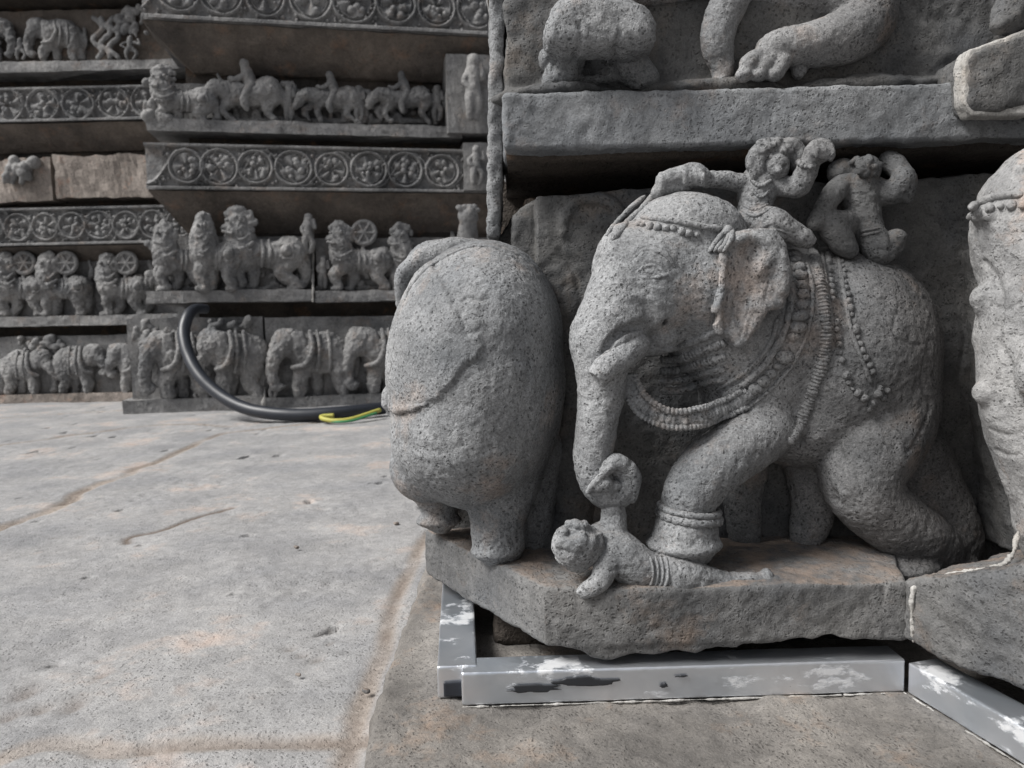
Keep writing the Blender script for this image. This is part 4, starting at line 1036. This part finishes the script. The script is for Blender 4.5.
VOXB = .0046
def far_elephant(parent, wall, u, v, w_, h_, d, flip=False, seed=0, rider=False, name='elephant', mat=None, trunk=0):
    L_ = Local(wall, u, v, w_, h_, d, flip); rg = random.Random(seed); j = lambda a: rg.uniform(-a, a)
    s = Sculpt(L_, VOXB, .04); fl = -1 if flip else 1
    s.ball(.66, .40, .04, .36, .29, .20, rot=-8 * fl).ball(.48, .42, .05, .26, .27, .22).ball(.84, .48, .04, .17, .22, .17)
    s.ball(.22, .28, .12, .19, .20, .16).ball(.30, .22, .10, .15, .13, .14)
    tr = [[(.13, .36, .16, .11), (.08, .54, .16, .078), (.07, .72, .15, .06), (.12, .86, .15, .05), (.18, .84, .15, .035)], [(.13, .36, .16, .11), (.02, .50, .16, .075), (-.06, .62, .15, .055), (-.12, .62, .15, .045)]][trunk]
    s.tube(tr)
    s.tube([(.16, .44, .20, .045), (.07, .48, .23, .03)], k=.02)
    s.tube([(.43, .58, .10, .12), (.38 + j(.04), .76, .11, .085), (.36 + j(.05), .93, .10, .085)]).tube([(.56, .60, .0, .10), (.57 + j(.04), .93, .0, .075)])
    s.tube([(.84, .58, .09, .13), (.80 + j(.03), .74, .10, .09), (.87 + j(.04), .93, .09, .08)]).tube([(.95, .5, .0, .10), (.98, .93, .0, .07)])
    s.tube([(1.0, .30, .03, .03), (1.04, .55, .03, .028), (1.02, .75, .03, .022)], k=.02)
    e = s.build(name, mat or M['far'], parent, disp=FD)
    s = Sculpt(L_, VOXB * .8, .03)
    s.ball(.36, .30, .22, .09, .19, .05, rot=10 * fl).tube([(.40, .16, .20, .04), (.44, .30, .21, .04), (.40, .46, .21, .03)], k=.02)
    s.build('ear', mat or M['far'], e, disp=((.003, 40, 2),))
    s = Sculpt(L_, VOXB * .8, .015)
    s.tube([(.50, .13, .20, .03), (.53, .35, .28, .035), (.45, .55, .27, .035), (.30, .60, .22, .03)], k=.01)
    s.tube([(.58, .12, .18, .022), (.61, .38, .27, .025), (.58, .64, .22, .022)], k=.01)
    s.tube([(.70, .12, .16, .022), (.73, .38, .24, .025), (.72, .64, .20, .022)], k=.01)
    if rider:
        s.tube([(.52, .10, .12, .07), (.50, -.03, .12, .06)], k=.03).ball(.49, -.10, .13, .06).tube([(.50, .0, .15, .035), (.40, .06, .18, .03), (.34, .0, .18, .03)], k=.02)
        s.tube([(.76, .12, .10, .07), (.72, .0, .11, .06)], k=.03).ball(.70, -.06, .12, .055)
    s.build('harness', mat or M['far'], e, disp=((.002, 60, 2),))
    return e

def far_lion(parent, wall, u, v, w_, h_, d, flip=False, seed=0, name='lion', mat=None, shield=False):
    L_ = Local(wall, u, v, w_, h_, d, flip); rg = random.Random(seed); j = lambda a: rg.uniform(-a, a); fl = -1 if flip else 1
    s = Sculpt(L_, VOXB, .028)
    s.tube([(.34, .52, .08, .19), (.52, .52, .08, .16), (.70, .54, .08, .17), (.86, .50, .08, .20)])
    s.tube([(.30, .48, .10, .20), (.26, .30, .14, .17), (.24, .16, .16, .13)])
    s.ball(.24, .12, .18, .13, .13, .11).ball(.12, .20, .18, .07, .06, .08).tube([(.14, .04, .2, .05), (.24, -.02, .2, .06), (.36, .04, .18, .05)], k=.015)
    s.tube([(.32, .60, .12, .12), (.20 + j(.05), .74, .14, .08), (.26 + j(.04), .92, .13, .06)]).ball(.22, .95, .14, .09, .05, .07)
    s.tube([(.42, .60, .04, .11), (.48 + j(.05), .78, .06, .07), (.42, .93, .05, .06)]).ball(.40, .95, .06, .08, .05, .06)
    s.tube([(.86, .56, .12, .15), (.78 + j(.04), .74, .13, .09), (.92 + j(.04), .92, .12, .065)]).ball(.88, .95, .12, .09, .05, .07)
    s.tube([(.94, .50, .03, .12), (1.02, .76, .03, .07), (.98, .93, .03, .06)])
    s.tube([(1.0, .40, .05, .04), (1.08, .25, .05, .035), (1.02, .08, .05, .03)], k=.02)
    e = s.build(name, mat or M['far'], parent, disp=FD)
    s = Sculpt(L_, VOXB * .8, .02)
    for _ in range(40): a = rg.uniform(0, 6.28); q = rg.uniform(.3, 1.05); s.ball(.27 + math.cos(a) * .17 * q, .14 + math.sin(a) * .2 * q, .25 - .06 * q, .036, .04, .035)
    s.tube([(.16, .40, .27, .025), (.28, .46, .30, .03), (.42, .38, .26, .025)], k=.01)
    s.tube([(.20, .30, .28, .022), (.28, .35, .30, .022), (.38, .28, .26, .02)], k=.01)
    for q in range(6): s.ball(.17 + q * .045, .50 + .02 * math.sin(q), .28, .026)
    for q in (.52, .60): s.tube([(q, .36, .18, .022), (q + .02, .52, .26, .024), (q, .68, .18, .02)], k=.01)
    s.ball(.80, .48, .28, .07).tube([(.74, .40, .26, .018), (.86, .42, .28, .018), (.88, .56, .27, .018), (.76, .58, .26, .018)], k=.01)
    s.ball(.12, .10, .31, .028).ball(.28, .09, .33, .028).tube([(.08, .24, .28, .02), (.18, .26, .32, .022)], k=.01)
    s.build('mane', mat or M['far'], e, disp=((.003, 40, 2),))
    if shield:
        s = Sculpt(L_, VOXB * .7, .015)
        c = (.60, .10); n_ = 22
        ring = [(c[0] + math.cos(2 * math.pi * i / n_) * .17 * h_ / w_, c[1] + math.sin(2 * math.pi * i / n_) * .17, .18, .03) for i in range(n_ + 1)]
        s.tube(ring, n=2)
        s.ball(c[0], c[1], .15, .17, .17, .04)
        for i in range(6): a = i * math.pi / 3; s.tube([(c[0], c[1], .20, .02), (c[0] + math.cos(a) * .15 * h_ / w_, c[1] + math.sin(a) * .15, .20, .018)], k=.01)
        s.tube([(c[0], .26, .16, .03), (.56, .45, .18, .03), (.50, .62, .18, .028)], k=.01)
        s.build('shield', mat or M['far'], e, disp=None)
    return e

def far_horse(parent, wall, u, v, w_, h_, d, flip=False, seed=0, name='horse', mat=None):
    L_ = Local(wall, u, v, w_, h_, d, flip); rg = random.Random(seed); j = lambda a: rg.uniform(-a, a)
    s = Sculpt(L_, VOXB, .028)
    s.tube([(.30, .42, .12, .18), (.50, .45, .12, .17), (.70, .38, .12, .22)])
    s.tube([(.26, .38, .14, .16), (.12, .34, .18, .12), (.04, .48, .20, .09), (.0, .58, .20, .06)])
    s.tube([(.32, .52, .14, .10), (.24 + j(.05), .70, .15, .06), (.30 + j(.05), .90, .14, .045)]).tube([(.26, .52, .06, .09), (.14 + j(.04), .66, .08, .06), (.18, .86, .08, .04)])
    s.tube([(.76, .50, .14, .13), (.70 + j(.04), .70, .15, .07), (.80 + j(.05), .93, .14, .045)]).tube([(.84, .48, .06, .11), (.92, .70, .06, .06), (.88, .93, .06, .04)])
    s.tube([(.86, .26, .08, .05), (.97, .32, .08, .05), (1.0, .60, .08, .04)], k=.02)
    e = s.build(name, mat or M['far'], parent, disp=FD)
    s = Sculpt(L_, VOXB * .8, .03)
    s.tube([(.50, .28, .16, .10), (.47, .10, .16, .09), (.45, .02, .16, .06)]).ball(.44, -.06, .17, .08, .09, .08).tube([(.46, .10, .20, .045), (.34, .20, .22, .04), (.28, .18, .2, .035)])
    s.tube([(.52, .30, .24, .08), (.44, .50, .27, .06), (.46, .68, .24, .045)])
    s.build('rider', mat or M['far'], e, disp=((.003, 40, 2),))
    return e

def far_person(parent, wall, u, v, w_, h_, d, flip=False, seed=0, name='figure', mat=None, head_only=False):
    L_ = Local(wall, u, v, w_, h_, d, flip); rg = random.Random(seed); j = lambda a: rg.uniform(-a, a)
    s = Sculpt(L_, VOXB * .8, .03)
    s.ball(.50, .12, .14, .10, .11, .10).ball(.52, .05, .12, .10, .07, .09)
    s.tube([(.50, .24, .12, .12), (.50 + j(.04), .38, .13, .09), (.50, .50, .12, .11)])
    s.tube([(.32, .26, .12, .055), (.12, .38, .15, .045), (.28, .48, .17, .04)]).tube([(.68, .26, .12, .055), (.90, .34, .15, .045), (.84, .16, .16, .04)])
    s.tube([(.42, .54, .13, .09), (.32 + j(.08), .74, .15, .065), (.38, .95, .13, .05)]).tube([(.58, .54, .12, .09), (.72 + j(.08), .72, .13, .065), (.64, .95, .12, .05)])
    return s.build(name, mat or M['far'], parent, disp=((.003, 40, 2),))

def lumps(parent, wall, name, u0, u1, v0, v1, d, n, r, seed, mat=None, k=1.5):
    s = Sculpt(wall, VOXB, k); rg = random.Random(seed)
    if u1 - u0 > 60: s.tube([(u0, v1 - 2, d, r * .5), ((u0 + u1) / 2, v1 - 2, d, r * .5), (u1, v1 - 2, d, r * .5)])
    for _ in range(n):
        a, b = rg.uniform(u0, u1), rg.uniform(v0, v1); q = rg.uniform(.5, 1) * r
        if rg.random() < .5: s.ball(a, b, d, q, q * rg.uniform(.6, 1.2), q)
        else:
            c = rg.uniform(-1, 1) * r * 1.6; s.tube([(a, b, d, q * .6), (a + c * .5, b - r * .6, d + .008, q * .55), (a + c, b + r * .7, d, q * .4)], k=1)
    return s.build(name, mat or M['far'], parent, disp=((.003, 40, 3),))

def wallbox(name, wall, label, s0, s1, d0, d1, z0, z1, mat):
    V = [wall.wd(a, b, c) for c in (z0, z1) for b in (d0, d1) for a in (s0, s1)]
    o_ = mesh_np(name, V, [(0, 1, 5, 4), (2, 6, 7, 3), (0, 4, 6, 2), (1, 3, 7, 5), (4, 5, 7, 6), (0, 2, 3, 1)], mat, smooth=False)
    return tag(o_, label, 'wall')

# --- dark masonry cores
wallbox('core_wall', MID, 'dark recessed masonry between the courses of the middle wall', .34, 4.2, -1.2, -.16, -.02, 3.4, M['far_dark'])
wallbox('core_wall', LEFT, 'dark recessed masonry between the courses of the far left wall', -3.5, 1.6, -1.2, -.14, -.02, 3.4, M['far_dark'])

# --- middle wall, bottom to top
GRP = 'carved stone courses of the wall behind'
t_ = thing('frieze_block', 'dark grey elephant frieze block standing on the paving behind the black hose', 'frieze block', group=GRP)
course(t_, MID, 'base_ledge', 122, 262, 400, 414, 140, .02, M['far'])
course(t_, MID, 'back_panel', 127, 262, 319, 401, 140, -.05, M['far'])
far_elephant(t_, MID, 140, 324, 74, 76, -.05, seed=1, rider=False, trunk=0)
far_elephant(t_, MID, 196, 322, 68, 78, -.05, seed=2, rider=False, trunk=0)
lumps(t_, MID, 'rider_group', 132, 180, 322, 342, -.0, 16, 5, 14)
lumps(t_, MID, 'rider_group', 206, 250, 320, 334, -.01, 14, 5, 15)
far_person(t_, MID, 138, 330, 18, 40, -.01, seed=3)
far_person(t_, MID, 188, 380, 26, 20, -.01, seed=4, name='fallen_figure')
t_ = thing('frieze_block', 'elephant frieze block between the hose and the round rump of the corner block', 'frieze block', group=GRP)
course(t_, MID, 'base_ledge', 265, 520, 398, 411, 270, .02, M['far'])
course(t_, MID, 'back_panel', 265, 520, 318, 400, 270, -.05, M['far'])
far_elephant(t_, MID, 266, 322, 88, 76, -.05, seed=5)
far_elephant(t_, MID, 342, 320, 80, 76, -.05, seed=6)
far_person(t_, MID, 267, 372, 12, 27, -.01, seed=7)
s = Sculpt(MID, .006, 1); s.tube([(264, 405, .02, 2.8), (264, 397, .015, 1.8), (265, 385, -.045, .9)]); s.build('mortar_joint', M['mortar'], t_, disp=((.004, 30, 2),))

t_ = LIONS = thing('frieze_course', 'lion frieze course left of the white mortar joint, above the black hose', 'frieze course', group=GRP)
course(t_, MID, 'ledge', 146, 312, 291, 303, 160, .0, M['far'])
course(t_, MID, 'back_panel', 152, 312, 236, 292, 160, -.10, M['far'])
far_lion(t_, MID, 150, 226, 60, 66, -.08, seed=1)
lumps(t_, MID, 'head_cluster', 148, 160, 242, 285, -.05, 14, 6, 2)
lumps(t_, MID, 'worn_carving', 165, 300, 262, 291, -.09, 44, 5, 18)
far_lion(t_, MID, 192, 218, 46, 74, -.05, seed=8, name='rearing_lion')
far_lion(t_, MID, 216, 212, 88, 80, -.09, seed=2)
t_ = thing('frieze_course', 'lion frieze course with a round wheel shield, right of the white mortar joint', 'frieze course', group=GRP)
course(t_, MID, 'ledge', 315, 520, 291, 302, 320, .0, M['far'])
course(t_, MID, 'back_panel', 315, 520, 238, 292, 320, -.10, M['far'])
far_lion(t_, MID, 322, 226, 70, 66, -.09, seed=3, shield=True)
far_lion(t_, MID, 384, 228, 66, 64, -.09, seed=4)
lumps(t_, MID, 'worn_carving', 318, 400, 258, 290, -.09, 26, 5, 17)
far_person(t_, MID, 316, 256, 14, 34, -.07, seed=9); far_person(t_, MID, 391, 258, 12, 30, -.07, seed=10)
s = Sculpt(MID, .006, 3)
s.ball(468, 216, .08, 11, 12, 9).tube([(468, 228, .06, 10), (468, 245, .04, 12)])
for q in range(8): s.ball(459 + q * 2.6, 207 + (q % 2) * 3, .10, 3.4, 3, 3, k=1)
s.build('figure_head', M['far'], t_, disp=((.004, 30, 2),))
s = Sculpt(MID, .006, 1); s.tube([(313, 302, .0, 1.1), (313, 290, -.002, 1.1), (313, 270, -.09, 1.4), (314, 242, -.09, 1.6)]); s.build('mortar_joint', M['mortar'], t_, disp=((.004, 30, 2),))

t_ = thing('frieze_course', 'scroll course of vine roundels over a brown sloping underside, above the lions', 'frieze course', group=GRP)
course(t_, MID, 'band_body', 145, 520, 146, 191, 300, -.004, M['far'], disp=None)
scroll_band(t_, MID, 145, 462, 147, 191, 300, 0, (187, 220, 256, 294, 332, 369, 405, 442), 17, 5)
course(t_, MID, 'end_panel', 463, 520, 143, 190, 470, .035, M['far'])
far_person(t_, MID, 466, 146, 20, 40, .035, seed=11, name='standing_figure')
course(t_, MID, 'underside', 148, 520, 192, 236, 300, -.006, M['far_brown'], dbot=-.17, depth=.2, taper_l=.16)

t_ = HORSE = thing('frieze_course', 'course of galloping horses and riders between the two scroll courses', 'frieze course', group=GRP)
course(t_, MID, 'ledge', 146, 462, 122, 134, 300, .0, M['far'])
course(t_, MID, 'back_panel', 160, 450, 88, 123, 300, -.13, M['far'])
far_horse(t_, MID, 204, 68, 92, 60, -.09, seed=1); far_horse(t_, MID, 296, 78, 76, 49, -.09, seed=2); far_horse(t_, MID, 368, 78, 76, 49, -.09, seed=3)
lumps(t_, MID, 'worn_carving', 196, 440, 100, 123, -.10, 46, 6, 13)
far_lion(t_, MID, 144, 70, 72, 60, -.06, seed=6)
lumps(t_, MID, 'head_cluster', 146, 170, 82, 122, -.01, 22, 6, 3)
course(t_, MID, 'end_panel', 446, 520, 55, 133, 470, .05, M['far'])
far_person(t_, MID, 462, 55, 22, 66, .05, seed=12, name='standing_figure')

t_ = thing('frieze_course', 'topmost scroll course with large vine rings, cut off by the top of the frame', 'frieze course', group=GRP)
course(t_, MID, 'band_body', 140, 540, -36, 27, 300, -.004 + .06, M['far'], disp=None)
scroll_band(t_, MID, 140, 485, -28, 27, 300, .06, (180, 222, 266, 311, 354, 396, 436, 476), 20, 9)
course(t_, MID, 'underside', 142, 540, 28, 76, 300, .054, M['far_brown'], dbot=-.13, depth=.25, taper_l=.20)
# continuation of the wall above the picture, stepped out
t_ = thing('upper_wall', 'stepped upper courses of the middle wall above the top edge', 'wall')
course(t_, MID, 'course', 130, 560, -140, -40, 300, .04, M['far']); course(t_, MID, 'course', 120, 560, -420, -150, 300, .12, M['far'])

MIDP = [HORSE, HORSE, HORSE, LIONS]
for k, (x, y, w_, h_, dd) in enumerate(((282, 84, 14, 38, -.08), (352, 86, 13, 36, -.08), (430, 86, 14, 36, -.08), (300, 214, 16, 40, -.05))):
    far_person(MIDP[k], MID, x, y, w_, h_, dd, seed=60 + k, name='attendant')
# --- far left wall, bottom to top
t_ = thing('frieze_course', 'lowest elephant frieze of the far left wall, at paving level', 'frieze course', group=GRP)
course(t_, LEFT, 'base_ledge', -260, 215, 394, 403, 60, .03, M['far_tan'])
course(t_, LEFT, 'back_panel', -260, 215, 336, 396, 60, -.03, M['far'])
far_elephant(t_, LEFT, 2, 345, 52, 50, -.03, seed=11, flip=True, trunk=1); far_elephant(t_, LEFT, 54, 340, 54, 54, -.03, seed=12, flip=True, trunk=1)
far_elephant(t_, LEFT, 108, 338, 50, 56, -.03, seed=13, trunk=1); far_elephant(t_, LEFT, -56, 342, 52, 52, -.03, seed=14)
lumps(t_, LEFT, 'foliage_carving', 20, 66, 337, 350, -.01, 26, 4.5, 6)
t_ = thing('frieze_course', 'lion frieze of the far left wall with wheel-shaped shields', 'frieze course', group=GRP)
course(t_, LEFT, 'ledge', -260, 215, 316, 326, 60, .02, M['far'])
course(t_, LEFT, 'back_panel', -260, 215, 262, 317, 60, -.10, M['far'])
for k, x in enumerate((-50, -8, 34, 94)): far_lion(t_, LEFT, x, 257, 54, 60, -.08, seed=20 + k, shield=True)
t_ = thing('frieze_course', 'far left scroll course of small roundels between lions and broken tan stones', 'frieze course', group=GRP)
course(t_, LEFT, 'band_body', -260, 215, 207, 245, 60, .012, M['far'], disp=None)
scroll_band(t_, LEFT, -60, 215, 208, 245, 60, .016, (-34, -7, 20, 47, 74, 101, 128, 155, 182), 13, 12)
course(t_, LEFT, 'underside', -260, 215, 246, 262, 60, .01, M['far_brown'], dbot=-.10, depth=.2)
t_ = thing('broken_course', 'course of broken tan stones with one worn lump of carving, far left wall', 'stone course')
course(t_, LEFT, 'stone', -260, 50, 158, 201, 30, .0, M['far_tan'], disp=((.02, 5, 4), (.006, 30, 3)))
course(t_, LEFT, 'stone', 53, 215, 155, 199, 60, .01, M['far_tan'], disp=((.02, 5, 4), (.006, 30, 3)))
lumps(t_, LEFT, 'worn_carving', 6, 38, 160, 178, .03, 12, 7, 8)
t_ = thing('frieze_course', 'far left scroll course of vine roundels above the broken tan stones', 'frieze course', group=GRP)
course(t_, LEFT, 'band_body', -260, 215, 87, 121, 60, .026, M['far'], disp=None)
scroll_band(t_, LEFT, -60, 215, 88, 122, 60, .03, (-24, 10, 45, 80, 116, 150, 184), 14.5, 15)
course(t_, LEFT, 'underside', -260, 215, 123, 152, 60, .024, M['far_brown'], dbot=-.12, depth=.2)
t_ = thing('frieze_course', 'highest elephant frieze of the far left wall, with knotted serpents', 'frieze course', group=GRP)
course(t_, LEFT, 'ledge', -260, 215, 61, 71, 60, .05, M['far'])
course(t_, LEFT, 'back_panel', -260, 215, 10, 62, 60, -.05, M['far_brown'])
far_elephant(t_, LEFT, 24, 15, 60, 46, -.04, seed=31); far_elephant(t_, LEFT, -38, 16, 54, 45, -.04, seed=32, flip=True)
far_person(t_, LEFT, 10, 38, 20, 22, -.01, seed=33, name='seated_figure'); far_person(t_, LEFT, 118, 36, 24, 24, -.01, seed=34, name='seated_figure')
s = Sculpt(LEFT, .006, 1)
for q in range(3):
    x = 98 + q * 8; s.tube([(x + 5 * math.sin(i * 1.3 + q), 58 - i * 5, -.0, 2.2) for i in range(9)], n=4)
s.build('serpent_knot', M['far'], t_, disp=((.003, 40, 2),))
lumps(t_, LEFT, 'foliage_carving', 118, 150, 8, 36, -.01, 24, 5, 9)
t_ = thing('upper_wall', 'dark upper courses of the far left wall above the elephants', 'wall')
course(t_, LEFT, 'course', -400, 215, -60, -12, 60, .10, M['far']); course(t_, LEFT, 'underside', -400, 215, -11, 10, 60, .09, M['far_dark'], dbot=-.1, depth=.3)
course(t_, LEFT, 'course', -400, 215, -420, -70, 60, .18, M['far'])

# --- the near wall goes on above; unseen part at right added to block skylight
s = Sculpt(FR, .02, 0); s.box((.0, 1.02, .93), (1.6, 1.9, 2.6), .01); s.box((-.03, .95, 1.05), (1.6, 1.9, 1.12), .01); s.box((-.05, .92, 1.45), (1.6, 1.9, 1.55), .01); s.box((.66, -1.2, .02), (1.4, .72, 3.2), .01); s.box((.8, .5, .02), (1.4, 1.3, 3.2), .01)
o_ = s.build('unseen_temple_wall', M['far'], None, disp=((.01, 8, 3),)); tag(o_, 'unseen grey temple wall above the carved blocks, its right part added to block sky light', 'wall')

# ================================================================== HOSE
hose = thing('rubber_hose', 'black rubber hose with yellow and green wire bent against the elephant frieze', 'hose')
hp = [(206, 309, 3.95), (196, 309, 3.88), (188, 316, 3.80), (184, 334, 3.74), (189, 356, 3.68), (201, 377, 3.62), (219, 394, 3.57), (242, 407, 3.52), (268, 413, 3.48), (300, 415, 3.46), (335, 413, 3.48), (362, 410.5, 3.54), (384, 408, 3.62)]
P = catmull([tuple(W(*q)) for q in hp], 8); P[:, 2] = np.maximum(P[:, 2], .030)
sweep('sheath', P, np.r_[np.linspace(.024, .030, 20), np.full(len(P) - 20, .030)], M['rubber'], hose, 18, disp=((.0008, 20, 2),))
wp = [(380, 410, 3.50), (368, 414, 3.44), (352, 419, 3.38), (337, 421, 3.36), (324, 419, 3.38), (322, 416.5, 3.42), (334, 415.5, 3.43)]
P = catmull([tuple(W(*q)) for q in wp], 8); P[:, 2] = np.maximum(P[:, 2], .012)
sweep('yellow_wire', P, .0105, M['yellow'], hose, 10); 
P2_ = P[4:34].copy(); P2_[:, 1] -= .008; P2_[:, 2] -= .004; P2_[:, 0] += .012; sweep('green_wire', P2_, .0055, M['green'], hose, 10)
